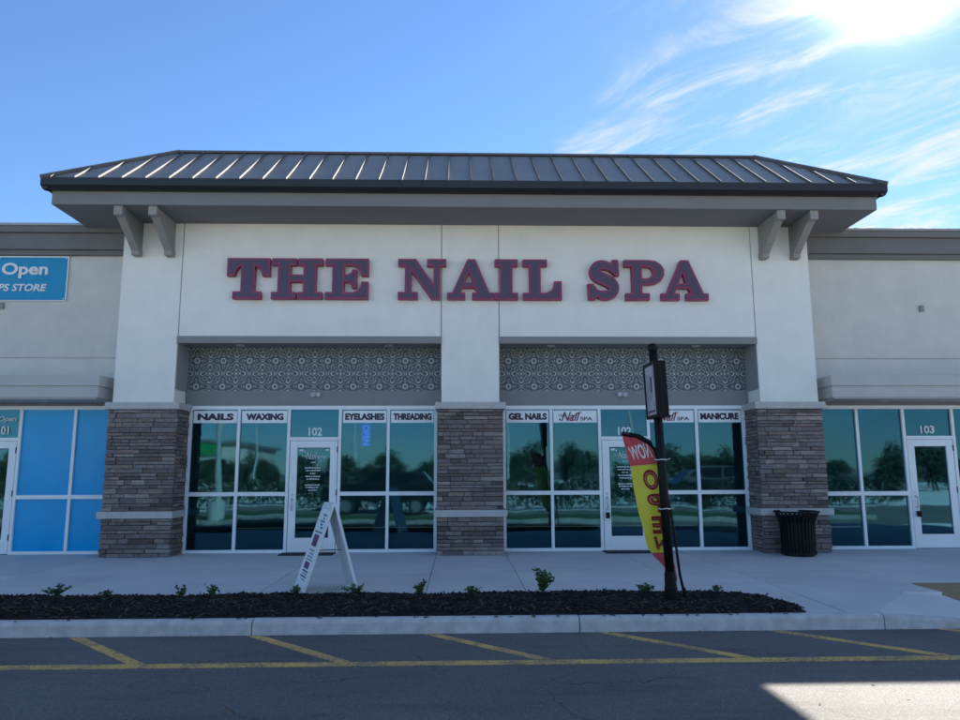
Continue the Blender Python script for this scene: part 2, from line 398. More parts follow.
def curve_mesh(splines, depth, offset=0.):
    cu = bpy.data.curves.new('c', 'CURVE'); cu.dimensions = '2D'; cu.fill_mode = 'BOTH'; cu.extrude = depth / 2; cu.offset = offset
    for pts in splines:
        sp = cu.splines.new('POLY'); sp.points.add(len(pts) - 1); sp.use_cyclic_u = True
        for p, q in zip(sp.points, pts): p.co = (q[0], q[1], 0, 1)
    ob = bpy.data.objects.new('c', cu); me = bpy.data.meshes.new_from_object(ob)
    bpy.data.objects.remove(ob); return me
def text_mesh(s, offset=.0, shear=0., depth=.02, space=1.):
    cu = bpy.data.curves.new('t', 'FONT'); cu.body = s; cu.size = 1; cu.offset = offset; cu.shear = shear
    cu.extrude = depth / 2; cu.fill_mode = 'BOTH'; cu.space_character = space; cu.resolution_u = 4
    ob = bpy.data.objects.new('t', cu); me = bpy.data.meshes.new_from_object(ob)
    bpy.data.objects.remove(ob); return me
def fit_text(name, s, m, parent, x0, x1, z0, z1, y, offset=.0, shear=0., mirror=False, depth=.003):
    """text fitted into a box on a wall that faces -y"""
    me = text_mesh(s, offset, shear)
    xs = [v.co.x for v in me.vertices]; ys = [v.co.y for v in me.vertices]
    a, b, c, d = min(xs), max(xs), min(ys), max(ys)
    for v in me.vertices:
        u = (v.co.x - a) / (b - a)
        if mirror: u = 1 - u
        v.co = (x0 + u * (x1 - x0), y - (v.co.z / .02 + .5) * depth, z0 + (v.co.y - c) / (d - c) * (z1 - z0))
    me.materials.clear(); me.materials.append(M[m]); me.update()
    return link(name, me, parent)

# ------------------------------------------------------------------ ground, road, sidewalk
ROAD = -.15
g = MB().poly((-900, -900, ROAD), (900, -900, ROAD), (900, 900, ROAD), (-900, 900, ROAD)).build('ground', 'asphalt'); struct(g)
# painted lines
def strip(name, pts):
    o = MB().hexa([(x, y, ROAD - .02) for x, y in pts], [(x, y, ROAD + .004) for x, y in pts]).build(name, 'yellow_paint'); return struct(o)
strip('painted_line', [(-16, -6.82), (16, -6.86), (16, -6.725), (-16, -6.685)])
for k in range(-5, 6):
    x = 1.22 + 1.785 * k
    strip('painted_hatch', [(x, -5.64), (x + 1.05, -6.69), (x + 1.20, -6.69), (x + .15, -5.64)])
# sidewalk slabs
side = struct(bpy.data.objects.new('sidewalk', None)); COL.objects.link(side); side.location = (0, -2, 0)
XS = [-16, -13.4, -11, -8.6, -6.62, -5.3, -3.87, -2.72, -.62, .64, 2.75, 3.92, 5.77, 7.4, 8.7, 11, 13.4, 16]
YS = [.57, -2.25, -4.25]
gap = .005
for i in range(len(XS) - 1):
    for j in range(2):
        x0, x1 = XS[i] + gap, XS[i + 1] - gap; y1, y0 = YS[j] - gap, YS[j + 1] + gap
        if x0 > 5.7 and j == 1 and x1 < 7.5: y0 = -3.58
        dz = rnd.uniform(-.0012, .0012)
        box('paving_slab', 'concrete', side, x0, x1, y0, y1, -.16, dz, bevel=.003)
box('sidewalk_bed', 'mortar', side, -16, 16, -3.57, .9, -.3, -.02); box('sidewalk_bed', 'mortar', side, -16, 5.28, -4.24, -3.571, -.3, -.02); box('sidewalk_bed', 'mortar', side, 8.9, 16, -4.24, -3.571, -.3, -.02)
# front strip right of the bed, dropped kerb and ramp
for x0, x1 in ((2.76, 3.915), (8.9, 11), (11, 13.4), (13.4, 16)):
    box('paving_slab', 'concrete', side, x0, x1 - .01, -5.485, -4.26, -.16, 0, bevel=.003)
MB().prism([(3.925, -4.26), (5.30, -4.26), (4.24, -5.485), (3.925, -5.485)], 'z', -.16, 0).build('paving_slab', 'concrete', side)
MB().prism([(5.31, -4.26), (5.765, -3.64), (5.765, -4.26)], 'z', -.16, -.001).build('paving_slab', 'concrete', side)
ramp = struct(bpy.data.objects.new('kerb_ramp', None)); COL.objects.link(ramp); ramp.location = (6.5, -4.6, 0)
f = MB(); a, b_, c = (5.775, -3.6, 0), (4.25, -5.485, -.002), (5.775, -5.485, -.125)
f.v += [a, b_, c, (a[0], a[1], -.2), (b_[0], b_[1], -.2), (c[0], c[1], -.2)]; f.f += [(0, 1, 2), (3, 5, 4), (0, 3, 4, 1), (1, 4, 5, 2), (2, 5, 3, 0)]
f.build('ramp_flare', 'concrete', ramp)
f = MB(); a, b_, c = (7.405, -3.6, 0), (8.9, -5.485, -.002), (7.405, -5.485, -.125)
f.v += [a, b_, c, (a[0], a[1], -.2), (b_[0], b_[1], -.2), (c[0], c[1], -.2)]; f.f += [(0, 1, 2), (3, 5, 4), (0, 3, 4, 1), (1, 4, 5, 2), (2, 5, 3, 0)]
f.build('ramp_flare', 'concrete', ramp)
MB().prism([(7.41, -4.26), (8.89, -4.26), (8.89, -5.42)], 'z', -.16, -.001).build('paving_slab', 'concrete', side)
MB().hexa([(5.785, -5.485, -.3), (7.395, -5.485, -.3), (7.395, -3.59, -.3), (5.785, -3.59, -.3)], [(5.785, -5.485, -.125), (7.395, -5.485, -.125), (7.395, -3.59, 0), (5.785, -3.59, 0)]).build('ramp_slope', 'concrete', ramp)
tz = lambda y: -.125 * (-3.59 - y) / 1.85
tp = MB().hexa([(5.80, -4.85, tz(-4.85) - .01), (7.38, -4.85, tz(-4.85) - .01), (7.38, -3.60, -.01), (5.80, -3.60, -.01)], [(5.80, -4.85, tz(-4.85) + .008), (7.38, -4.85, tz(-4.85) + .008), (7.38, -3.60, .008), (5.80, -3.60, .008)]).build('tactile_panel', 'tactile', ramp)
dm = MB()
for i in range(18):
    for j in range(14):
        x = 5.85 + i * .088; y = -4.8 + j * .088; z = tz(y) + .008
        dm.tube([(x, y, z - .002), (x, y, z + .006)], [.018, .012], 6)
dmo = dm.build('tactile_domes', 'tactile', tp); dmo['kind'] = 'stuff'
# kerb sections
kerb = struct(bpy.data.objects.new('kerb', None)); COL.objects.link(kerb); kerb.location = (0, -5.5, ROAD)
def kprof(top): return [(-5.485, -.30), (-5.485, top), (-5.57, top - .002), (-5.597, top - .014), (-5.607, top - .04), (-5.625, -.30)]
def kerb_run(x0, x1, z0, z1):
    m_ = MB(); n = 6; pa = kprof(z0); pb = kprof(z1)
    m_.v += [(x0, *p) for p in pa] + [(x1, *p) for p in pb]
    m_.f += [tuple(range(n)), tuple(n + i for i in reversed(range(n)))] + [(i, (i + 1) % n, n + (i + 1) % n, n + i) for i in range(n)]
    return m_.build('kerb_section', 'kerb', kerb)
kx = [-16, -12.4, -9.0, -5.66, -2.32, 1.04, 4.24]
for i in range(len(kx) - 1): kerb_run(kx[i] + .006, kx[i + 1] - .006, rnd.uniform(-.004, .002), rnd.uniform(-.004, .002))
kerb_run(4.246, 5.76, 0, -.115); kerb_run(5.77, 7.4, -.115, -.115); kerb_run(7.41, 8.9, -.115, 0); kerb_run(8.91, 12.4, 0, 0); kerb_run(12.41, 16, 0, 0)

# planting bed: mound of mulch
def bed_back(x):
    if x < 2.45: return -4.22 + .02 * math.sin(x * 2.1)
    t = min(1, (x - 2.45) / 1.03); return -4.22 - 1.22 * (1 - math.sqrt(max(0, 1 - t ** 2.3)))
def bed_h(x, y):
    e = min(y + 5.485, bed_back(x) - y, 1)
    if e <= 0: return .004
    k = min(1, e / .22)
    return .006 + .055 * k * (2 - k) * .75 + .016 * k * math.sin(x * 3.1 + y * 5) * math.sin(x * 1.3 - y * 4.1) + .010 * k * math.sin(13 * x) * math.sin(17 * y)
mb = MB(); nx, ny = 190, 14; x0, x1 = -16, 3.48
xs = [x0 + (x1 - x0) * (i / nx) ** .8 for i in range(nx + 1)]
for i, x in enumerate(xs):
    bb = max(bed_back(x), -5.43)
    for j in range(ny + 1):
        y = -5.485 + (bb + 5.485) * j / ny; mb.v.append((x, y, bed_h(x, y) if 0 < j < ny else .003))
for i in range(nx):
    for j in range(ny): a = i * (ny + 1) + j; mb.f.append((a, a + ny + 1, a + ny + 2, a + 1))
bed = struct(mb.build('planting_bed', 'mulch', smooth=True))
base = MB().box(-16, 2.75, -5.483, -4.252, -.3, .0).build('bed_soil', 'mulch', bed)
ch = MB()
for k in range(11000):
    x = rnd.uniform(-7.2, 3.47); bb = bed_back(x); y = rnd.uniform(-5.46, bb + .03)
    L, Wd, T = rnd.uniform(.02, .075), rnd.uniform(.008, .022), rnd.uniform(.004, .010)
    mtx = Matrix.Translation((x, y, max(.004, bed_h(x, min(y, bb - .01))) + rnd.uniform(0, .016))) @ Matrix.Rotation(rnd.uniform(0, 6.28), 4, 'Z') @ Matrix.Rotation(rnd.gauss(0, .35), 4, 'Y') @ Matrix.Rotation(rnd.gauss(0, .3), 4, 'X')
    q = len(ch.v)
    for dx, dy, dz in ((-1, -1, -1), (1, -.7, -1), (1, .7, -1), (-1, 1, -1), (-1, -1, 1), (1, -.7, 1), (1, .7, 1), (-1, 1, 1)):
        ch.v.append(tuple(mtx @ Vector((dx * L / 2, dy * Wd / 2, dz * T / 2))))
    ch.f += [tuple(q + i for i in t) for t in ((0, 3, 2, 1), (4, 5, 6, 7), (0, 1, 5, 4), (1, 2, 6, 5), (2, 3, 7, 6), (3, 0, 4, 7))]
tag(ch.build('mulch_chips', 'chip'), 'dark bark mulch chips covering the planting bed', 'mulch', kind='stuff')

ch2 = MB()
for k in range(1500):
    sp_ = k < 160
    x = rnd.uniform(-7.2, 3.4); y = rnd.uniform(-5.59, -5.43) if sp_ and k < 70 else (rnd.uniform(bed_back(x), bed_back(x) + .12) if sp_ else rnd.uniform(-5.485, bed_back(x)))
    L, Wd, T = rnd.uniform(.02, .05) if sp_ else rnd.uniform(.03, .10), rnd.uniform(.008, .026), rnd.uniform(.004, .010)
    z_ = T / 2 + .002 if sp_ else max(.004, bed_h(x, min(y, bed_back(x) - .01))) + rnd.uniform(.006, .022)
    mtx = Matrix.Translation((x, y, z_)) @ Matrix.Rotation(rnd.uniform(0, 6.28), 4, 'Z') @ Matrix.Rotation(0 if sp_ else rnd.gauss(0, .3), 4, 'Y')
    q = len(ch2.v)
    for dx, dy, dz in ((-1, -1, -1), (1, -.6, -1), (1, .7, -1), (-1, 1, -1), (-1, -1, 1), (1, -.6, 1), (1, .7, 1), (-1, 1, 1)):
        ch2.v.append(tuple(mtx @ Vector((dx * L / 2, dy * Wd / 2, dz * T / 2))))
    ch2.f += [tuple(q + i for i in t) for t in ((0, 3, 2, 1), (4, 5, 6, 7), (0, 1, 5, 4), (1, 2, 6, 5), (2, 3, 7, 6), (3, 0, 4, 7))]
tag(ch2.build('faded_chips', 'chip_pale'), 'faded paler bark chips scattered over the planting bed', 'mulch', kind='stuff')

# ------------------------------------------------------------------ main block (tower)
REC = .6       # storefront plane
W, G, C = 6.53, 5.42, .545   # half width, opening outer edge, centre pier half width
ZS, ZL = 6.16, 3.85
tower = thing('shop_building', 'white stucco shop front with two glazed bays under a dark metal hip roof', 'building', (0, 0, 0))
# stucco wall: piers and panels separated by recessed reveals 12 mm wide
gv = .009
for x0, x1 in ((-W, -G - gv), (-C + gv, C - gv), (G + gv, W)):
    box('wall_pier', 'stucco_white', tower, x0, x1, 0, .75, 2.75, ZS)
for x0, x1 in ((-G + gv, -C - gv), (C + gv, G - gv)):
    box('wall_panel', 'stucco_white', tower, x0, x1, -.001, .75, 3.985, ZS)
for x in (-G, -C, C, G): box('reveal_joint', 'groove', tower, x - gv + .0005, x + gv - .0005, .018, .7, 3.0, ZS)
box('wall_core', 'stucco_white', tower, -W + .004, W - .004, .76, 7, 3.96, 7.0)
for s in (-1, 1): box('side_wall', 'stucco_grey', tower, *sorted((s * (W - .005), s * (W - .25))), .77, 7, -.1, 3.955)
for s in (-1, 1):
    xa, xb = sorted((s * C, s * G))
    b = box('lintel', 'lintel', tower, xa - .008, xb + .008, -.035, .05, ZL, 3.983, bevel=.004)
    box('recess_soffit', 'lintel', tower, xa + .004, xb - .004, .051, REC + .1, ZL + .015, 3.98)
    xi, xo = s * .62, s * 5.35
    xa2, xb2 = sorted((xi, xo))
    box('header_panel', 'lintel', tower, xa2 - .06, xb2 + .06, REC - .045, REC + .05, 2.745, 3.028)
    # patterned tiles
    ta, tb = xa + .002, xb - .002
    back = box('tile_backing', 'tile_edge', tower, ta, tb, REC - .005, REC + .045, 3.03, ZL + .01)
    n0 = math.floor((ta - TILE_X) / .5 - .5)
    zc = [3.03, 3.11, 3.61, ZL + .012]
    k = n0
    while True:
        x0_ = TILE_X + (k + .5) * .5; x1_ = x0_ + .5; k += 1
        if x0_ > tb: break
        p0, p1 = max(x0_, ta), min(x1_, tb)
        if p1 - p0 < .02: continue
        for j in range(3): box('tile', 'tile', back, p0 + .0008, p1 - .0008, REC - .02, REC - .004, zc[j] + .0008, zc[j + 1] - .0008)
    # twin spot light on the header, recessed lights in the soffit
    lx = s * 2.95
    wl = box('wall_light', 'lamp', tower, lx - .085, lx + .085, REC - .075, REC - .046, 2.93, 2.985, bevel=.008)
    for d in (-.052, .052): MB().tube([(lx + d, REC - .075, 2.962), (lx + d, REC - .12, 2.945)], [.034, .045], 12).build('lamp_head', 'lamp', wl)
    for d in (1.55, 4.35): MB().tube([(s * d, .27, ZL + .016), (s * d, .27, ZL - .006)], [.075, .085], 16).build('recessed_light', 'lamp', tower)

# soffit, fascia, gutter, roof
OF, OX = .98, 7.38
box('soffit', 'soffit', tower, -OX + .02, OX - .02, -OF + .02, 7.9, ZS + .003, ZS + .05)
box('fascia', 'fascia', tower, -OX, OX, -OF, -OF + .018, ZS, 6.47, bevel=.002)
for s in (-1, 1): box('fascia', 'fascia', tower, *sorted((s * OX, s * (OX - .018))), -OF + .0185, 7.9, ZS, 6.47)
EX, EY, EZ = 7.50, -1.16, 6.585
RX, RY, RZ = 5.80, .50, 7.80
gp = [(-OF + .0, 6.40), (-OF - .10, 6.40), (EY, 6.45), (EY - .004, EZ), (EY + .02, EZ), (EY + .02, 6.52), (-OF, 6.52)]
MB().prism(gp, 'x', -EX, EX).build('gutter', 'gutter', tower)
for s in (-1, 1):
    q = [(s * (OX + .002), 6.40), (s * (OX + .08), 6.40), (s * EX, 6.45), (s * (EX + .003), EZ), (s * (EX - .02), EZ), (s * (EX - .02), 6.52), (s * (OX + .002), 6.52)]
    MB().prism(q, 'y', EY + .03, 8).build('gutter', 'gutter', tower)
box('eave_deck', 'gutter', tower, -EX + .03, EX - .03, EY + .03, 7.9, 6.475, 6.515)
BY = 8.0   # back eave
run = RY - EY
MB().box(-RX, RX, RY + .02, BY - run, 6.9, RZ - .03).build('roof_deck', 'roof', tower)
e0 = EZ - .02
def pz(d): return e0 + (RZ - e0) * d / run      # height at distance d in from the eave
MB().hexa([(-EX, BY, e0), (EX, BY, e0), (EX, BY - .05, e0), (-EX, BY - .05, e0)], [(-RX, BY - run, RZ), (RX, BY - run, RZ), (RX, BY - run - .05, RZ), (-RX, BY - run - .05, RZ)]).build('roof_slope', 'roof', tower)
def seam_pts(p, q, wv, h):
    """standing seam from p to q: a thin upright rib"""
    p, q, wv = Vector(p), Vector(q), Vector(wv)
    nrm = (q - p).cross(wv).normalized()
    if nrm.z < 0: nrm = -nrm
    lo = [p - wv, p + wv, q + wv, q - wv]
    return MB().hexa(lo, [x + nrm * h for x in lo])
PWID = .4065
n = int(EX / PWID) + 1
HX = EX - RX
for k in range(-n, n):
    a, b = max(-EX, k * PWID), min(EX, (k + 1) * PWID)
    if b - a < .02: continue
    def dmax(x): return run * min(1, (EX - abs(x)) / HX)
    def P(x, d): return (x, EY + d, pz(d))
    pts = [P(a, 0), P(b, 0)]
    if b > RX > a: pts += [P(b, dmax(b)), P(RX, run), P(a, run)]
    elif a < -RX < b: pts += [P(b, run), P(-RX, run), P(a, dmax(a))]
    else: pts += [P(b, dmax(b)), P(a, dmax(a))]
    pts = [p for i, p in enumerate(pts) if (Vector(p) - Vector(pts[i - 1])).length > .004]
    lift = rnd.uniform(0, .003)
    m_ = MB(); nn = len(pts); m_.v = [(x, y, z + lift) for x, y, z in pts] + [(x, y + .012, z - .012) for x, y, z in pts]
    m_.f = [tuple(range(nn)), tuple(nn + i for i in reversed(range(nn)))] + [(i, (i + 1) % nn, nn + (i + 1) % nn, nn + i) for i in range(nn)]
    p_ = m_.build('roof_panel', 'roof', tower)
    if a > -EX + .01 and dmax(a) > .1:
        seam_pts(P(a, -.01), P(a, dmax(a)), (.006, 0, 0), .045).build('seam', 'seam', p_)
for s in (-1, 1):
    ny_ = int((BY - EY) / PWID)
    for k in range(ny_ + 1):
        a, b = EY + k * PWID, min(BY, EY + (k + 1) * PWID)
        if b - a < .02: continue
        dm_ = lambda y: min(1, (y - EY) / run, (BY - y) / run)
        def P(y, t): return (s * (EX - HX * t), y, e0 + (RZ - e0) * t)
        pts = [P(a, 0), P(b, 0), P(b, dm_(b)), P(a, dm_(a))]
        pts = [p for i, p in enumerate(pts) if (Vector(p) - Vector(pts[i - 1])).length > .004]
        m_ = MB(); nn = len(pts); m_.v = pts + [(x - s * .012, y, z - .012) for x, y, z in pts]
        m_.f = [tuple(range(nn)), tuple(nn + i for i in reversed(range(nn)))] + [(i, (i + 1) % nn, nn + (i + 1) % nn, nn + i) for i in range(nn)]
        p_ = m_.build('roof_panel', 'roof', tower)
        if k and dm_(a) > .06: seam_pts(P(a, 0), P(a, dm_(a)), (0, .006, 0), .045).build('seam', 'seam', p_)
    # hip cap
    MB().tube([(s * EX, EY, e0 + .02), (s * RX, RY, RZ + .025)], .045, 6).build('hip_cap', 'seam', tower)
MB().prism([(RY - .09, RZ - .02), (RY - .09, RZ + .02), (RY, RZ + .045), (RY + .12, RZ + .02), (RY + .12, RZ - .02)], 'x', -RX - .03, RX + .03).build('ridge_cap', 'seam', tower)
# brackets
for s in (-1, 1):
    for bx in (6.24, 5.635):
        x = s * bx
        prof = [(0, ZS), (-.93, ZS), (-.93, 5.985), (-.80, 5.985), (-.80, 6.0), (-.16, 5.60), (-.16, 5.50), (0, 5.50)]
        b = MB().prism([(-.002, ZS - .001), (-.80, ZS - .001), (-.80, 6.03), (-.14, 5.62), (-.14, 5.55), (-.002, 5.55)], 'x', x - .055, x + .055).build('bracket', 'bracket', tower)
        box('bracket_end', 'bracket', b, x - .075, x + .075, -.94, -.79, 5.99, ZS - .001, bevel=.006)
        box('bracket_foot', 'bracket', b, x - .07, x + .07, -.175, -.002, 5.49, 5.62, bevel=.006)
        MB().hexa([(x - .07, -.80, 5.985), (x + .07, -.80, 5.985), (x + .07, -.165, 5.565), (x - .07, -.165, 5.565)],
                  [(x - .07, -.80, 6.035), (x + .07, -.80, 6.035), (x + .07, -.165, 5.625), (x - .07, -.165, 5.625)]).build('bracket_brace', 'bracket', b)

# ------------------------------------------------------------------ storefronts
def pane(parent, x0, x1, z0, z1, m='glass', y=REC, name='pane'):
    me = MB().box(x0, x1, -.004, .004, z0, z1).mesh(name, m)
    xc, zc_ = (x0 + x1) / 2, (z0 + z1) / 2
    for v in me.vertices: v.co.x -= xc; v.co.z -= zc_
    o = link(name, me, parent, (xc, y + .012, zc_))
    o.rotation_euler = (R(rnd.gauss(0, .10)), 0, R(rnd.gauss(0, .12)))
    return o
def mull(parent, x0, x1, z0, z1, name='mullion', y0=REC - .035, y1=REC + .06):
    return box(name, 'frame', parent, x0, x1, y0, y1, z0, z1, bevel=.002)
def door(parent, x0, x1, handle_left=True, lettering=None, text=True):
    """glazed aluminium door between two jambs, its head at 2.12"""
    y0, y1 = REC - .03, REC + .02; st, bot, top = .135, .27, .13
    xa, xb = x0 + .012, x1 - .012
    dd = box('door', 'frame', parent, xa, xa + st, y0, y1, .012, 2.07, bevel=.003)
    box('stile', 'frame', dd, xb - st, xb, y0, y1, .012, 2.07, bevel=.003)
    box('bottom_rail', 'frame', dd, xa + st + .001, xb - st - .001, y0 + .001, y1, .012, bot, bevel=.003)
    box('top_rail', 'frame', dd, xa + st + .001, xb - st - .001, y0 + .001, y1, 2.07 - top, 2.07, bevel=.003)
    gl = pane(dd, xa + st, xb - st, bot, 2.07 - top, y=REC - .01)
    for a, b, c, d in ((xa + st, xb - st, bot, bot + .012), (xa + st, xb - st, 2.058 - top, 2.07 - top)): box('gasket', 'rubber', dd, a, b, y0 + .008, y0 + .02, c, d)
    hx = xa + st / 2 if handle_left else xb - st / 2
    h = MB().tube([(hx, y0, .78), (hx, y0 - .06, .80), (hx, y0 - .065, .88), (hx, y0 - .06, .97), (hx, y0, .99)], .014, 8).build('handle', 'steel', dd)
    MB().tube([(hx, y0, 1.06), (hx, y0 - .012, 1.06)], .022, 12).build('lock', 'steel', dd)
    ex = xb if handle_left else xa
    for z in (.25, 1.05, 1.85): box('hinge', 'rubber', dd, ex - .008, ex + .010, y0 - .012, y0 - .001, z, z + .11)
    return dd, xa + st, xb - st

for s, nm in ((-1, 'left'), (1, 'right')):
    sf = thing('storefront', 'white framed glass storefront with ' + ('nails, waxing and eyelashes signs' if s < 0 else 'gel nails and manicure signs'), 'storefront', (s * 2.98, REC, 0), 'storefronts')
    xa, xb = sorted((s * .625, s * 5.345))
    e = [xa, xa + .945, xa + 1.895, xa + 2.865, xa + 3.785, xb] if s < 0 else [xa, xa + .94, xa + 1.875, xa + 2.825, xa + 3.765, xb]
    mw = .028
    mull(sf, xa, xb, 2.665, 2.74, 'head_frame'); mull(sf, xa, e[2] - mw, .0, .055, 'sill_frame'); mull(sf, e[3] + mw, xb, .0, .055, 'sill_frame')
    mull(sf, xa, xa + .06, .056, 2.664, 'jamb'); mull(sf, xb - .06, xb, .056, 2.664, 'jamb')
    for i in (1, 4): mull(sf, e[i] - mw, e[i] + mw, .056, 2.664)
    for i in (2, 3): mull(sf, e[i] - mw, e[i] + mw, .0, 2.664)
    mull(sf, e[2] + mw + .001, e[3] - mw - .001, 2.075, 2.14, 'transom_bar')
    box('threshold', 'steel', sf, e[2] + mw, e[3] - mw, REC - .06, REC + .05, 0, .01)
    for i, (x0, x1) in enumerate(zip(e, e[1:])):
        if i == 2:
            pane(sf, x0 + mw, x1 - mw, 2.14, 2.665); continue
        mull(sf, x0 + (mw if i else .06) + .001, x1 - (mw if i < 4 else .06) - .001, 1.04, 1.115, 'rail')
        l, r = x0 + (mw if i else .06), x1 - (mw if i < 4 else .06)
        pane(sf, l, r, 1.115, 2.665); pane(sf, l, r, .055, 1.04)
    dd, dl, dr = door(sf, e[2] + mw, e[3] - mw)
    cx = (e[2] + e[3]) / 2
    fit_text('unit_number', '102', 'vinyl_white', sf, cx - .115, cx + .145, 2.165, 2.325, REC - .004, offset=.03)
    # door lettering: logo on top, rows of small print below
    y = REC - .019
    mid = (dl + dr) / 2
    fit_text('door_logo', 'THE', 'vinyl_white', dd, dl + .08, dl + .17, 1.765, 1.795, y)
    fit_text('door_logo', 'Nail', 'vinyl_white', dd, dl + .17, dl + .37, 1.72, 1.85, y, shear=.35)
    fit_text('door_logo', 'SPA', 'vinyl_white', dd, dl + .38, dl + .56, 1.735, 1.79, y)
    rows = [(1.655, .08), (1.55, .30), (1.50, .27), (1.445, .10), (1.39, .26), (1.34, .22), (1.23, .28), (1.185, .24), (1.135, .15)]
    rp = MB()
    for z, wd in rows:
        x = mid - wd / 2 - .01
        while x < mid + wd / 2 - .015:
            l = min(rnd.uniform(.012, .05), mid + wd / 2 - x); rp.box(x, x + l, y - .002, y, z, z + rnd.uniform(.017, .024)); x += l + rnd.uniform(.007, .014)
    rp.build('small_print', 'vinyl_white', dd)['kind'] = 'stuff'
    st = MB().box(dl + .035, dl + .11, y - .002, y, 1.872, 1.91).box(dl + .125, dl + .155, y - .002, y, 1.862, 1.885).build('sticker', 'vinyl_white', dd)
    box('sticker', 'vinyl_white', dd, dr - .095, dr - .02, y - .002, y, 1.885, 1.91)
    # window signs behind the glass line, set on the outer face
    names = [('NAILS', 0), ('WAXING', 1), ('EYELASHES', 3), ('THREADING', 4)] if s < 0 else [('GEL NAILS', 0), ('LOGO', 1), ('LOGO', 3), ('MANICURE', 4)]
    for txt, i in names:
        l, r = e[i] + (mw if i else .06) + .02, e[i + 1] - (mw if i < 4 else .06) - .015
        lab = 'white window sign reading %s in dark capitals' % txt if txt != 'LOGO' else 'white window sign with red script logo, %s' % ('beside the gel nails sign' if i == 1 else 'beside the manicure sign')
        ws = thing('window_sign', lab, 'sign', ((l + r) / 2, REC - .005, 2.41), 'window signs')
        zb, zt = (2.41, 2.645)
        box('sign_board', 'sign_white', ws, l, r, REC - .006, REC - .001, zb, zt)
        wd = r - l
        if txt != 'LOGO':
            k = .09 if txt in ('NAILS', 'WAXING') else .05
            fit_text('lettering', txt, 'maroon', ws, l + wd * k + .006, r - wd * k + .006, zb + .054, zt - .054, REC - .0065, offset=.05, depth=.001)
            fit_text('lettering', txt, 'navy', ws, l + wd * k, r - wd * k, zb + .058, zt - .050, REC - .0078, offset=.045, depth=.001)
        else:
            fit_text('lettering', 'THE', 'navy', ws, l + wd * .12, l + wd * .26, zb + .115, zb + .155, REC - .0065, offset=.02)
            fit_text('lettering', 'Nail', 'maroon', ws, l + wd * .18, l + wd * .62, zb + .03, zt - .03, REC - .0065, offset=.015, shear=.4)
            MB().tube([(l + wd * .3, REC - .008, zb + .05), (l + wd * .45, REC - .008, zb + .11), (l + wd * .58, REC - .008, zt - .05), (l + wd * .68, REC - .008, zt - .035)], [.003, .008, .010, .002], 6).build('flourish', 'maroon', ws)
            box('lettering_dot', 'navy', ws, l + wd * .13, l + wd * .17, REC - .009, REC - .0062, zb + .04, zb + .075)
            fit_text('lettering', 'SPA', 'navy', ws, l + wd * .62, l + wd * .90, zb + .04, zb + .11, REC - .0065, offset=.02)
    # dark flat strip before the door, interior
    mt = box('doormat', 'strip_dark', None, cx - .50, cx + .48, .08, .50, .0, .014, bevel=.004)
    tag(mt, 'dark flat strip before the shop door ' + ('between waxing and eyelashes windows' if s < 0 else 'behind the feather flag'), 'doormat', 'dark strips at the doors')

box('interior_wall', 'interior', tower, -W + .26, W - .26, 6.6, 6.7, 0, 3.95)
box('interior_floor', 'interior_floor', tower, -W + .26, W - .26, REC + .07, 6.6, -.1, -.002)
box('interior_ceiling', 'interior', tower, -W + .26, W - .26, REC + .08, 6.6, 2.9, 2.95)
box('interior_partition', 'interior', tower, -.12, .12, REC + .08, 6.59, 0, 2.9)
# small blue lit sign inside the eyelashes window
ls = thing('lit_window_sign', 'small blue lit upright sign hanging inside the eyelashes window', 'sign', (-1.99, .66, 2.2))
box('sign_back', 'led_box', ls, -2.09, -1.895, .645, .655, 1.96, 2.40)
me = text_mesh('OPEN', .02)
xs = [v.co.x for v in me.vertices]; ys = [v.co.y for v in me.vertices]
for v in me.vertices:
    u = (v.co.x - min(xs)) / (max(xs) - min(xs)); t = (v.co.y - min(ys)) / (max(ys) - min(ys))
    v.co = Vector((-2.05 + .12 * t, .643 - (v.co.z / .02) * .002, 2.37 - .38 * u))
me.materials.clear(); me.materials.append(M['led']); link('lettering', me, ls)

# ------------------------------------------------------------------ stone piers
STONE_ME = {}
def stone_mesh(l, h, d, var):
    key = (round(l, 3), round(h, 3), round(d, 3), var)
    if key not in STONE_ME:
        rr_ = random.Random(str(key)); bm = bmesh.new(); bmesh.ops.create_cube(bm, size=1)
        for v in bm.verts:
            v.co.x *= l - .004; v.co.z *= h - .004; v.co.y *= d
            if v.co.y < 0:
                v.co.x *= 1 - .006 / l; v.co.z *= 1 - .010 / h; v.co.y += rr_.uniform(-.006, .006)
        # split the face so that it is a little rough
        fr = [e for e in bm.edges if abs(e.verts[0].co.x - e.verts[1].co.x) > l * .7]
        res = bmesh.ops.subdivide_edges(bm, edges=fr, cuts=2, use_grid_fill=True)
        for v in bm.verts:
            if v.co.y < 0 and abs(v.co.x) < l * .4: v.co.y += rr_.uniform(-.007, .007)
        bmesh.ops.recalc_face_normals(bm, faces=bm.faces[:])
        me_ = bpy.data.meshes.new('stone'); bm.to_mesh(me_); bm.free(); me_.materials.append(M['stone']); STONE_ME[key] = me_
    return STONE_ME[key]
LEN = [.13, .18, .24, .30, .37, .45]
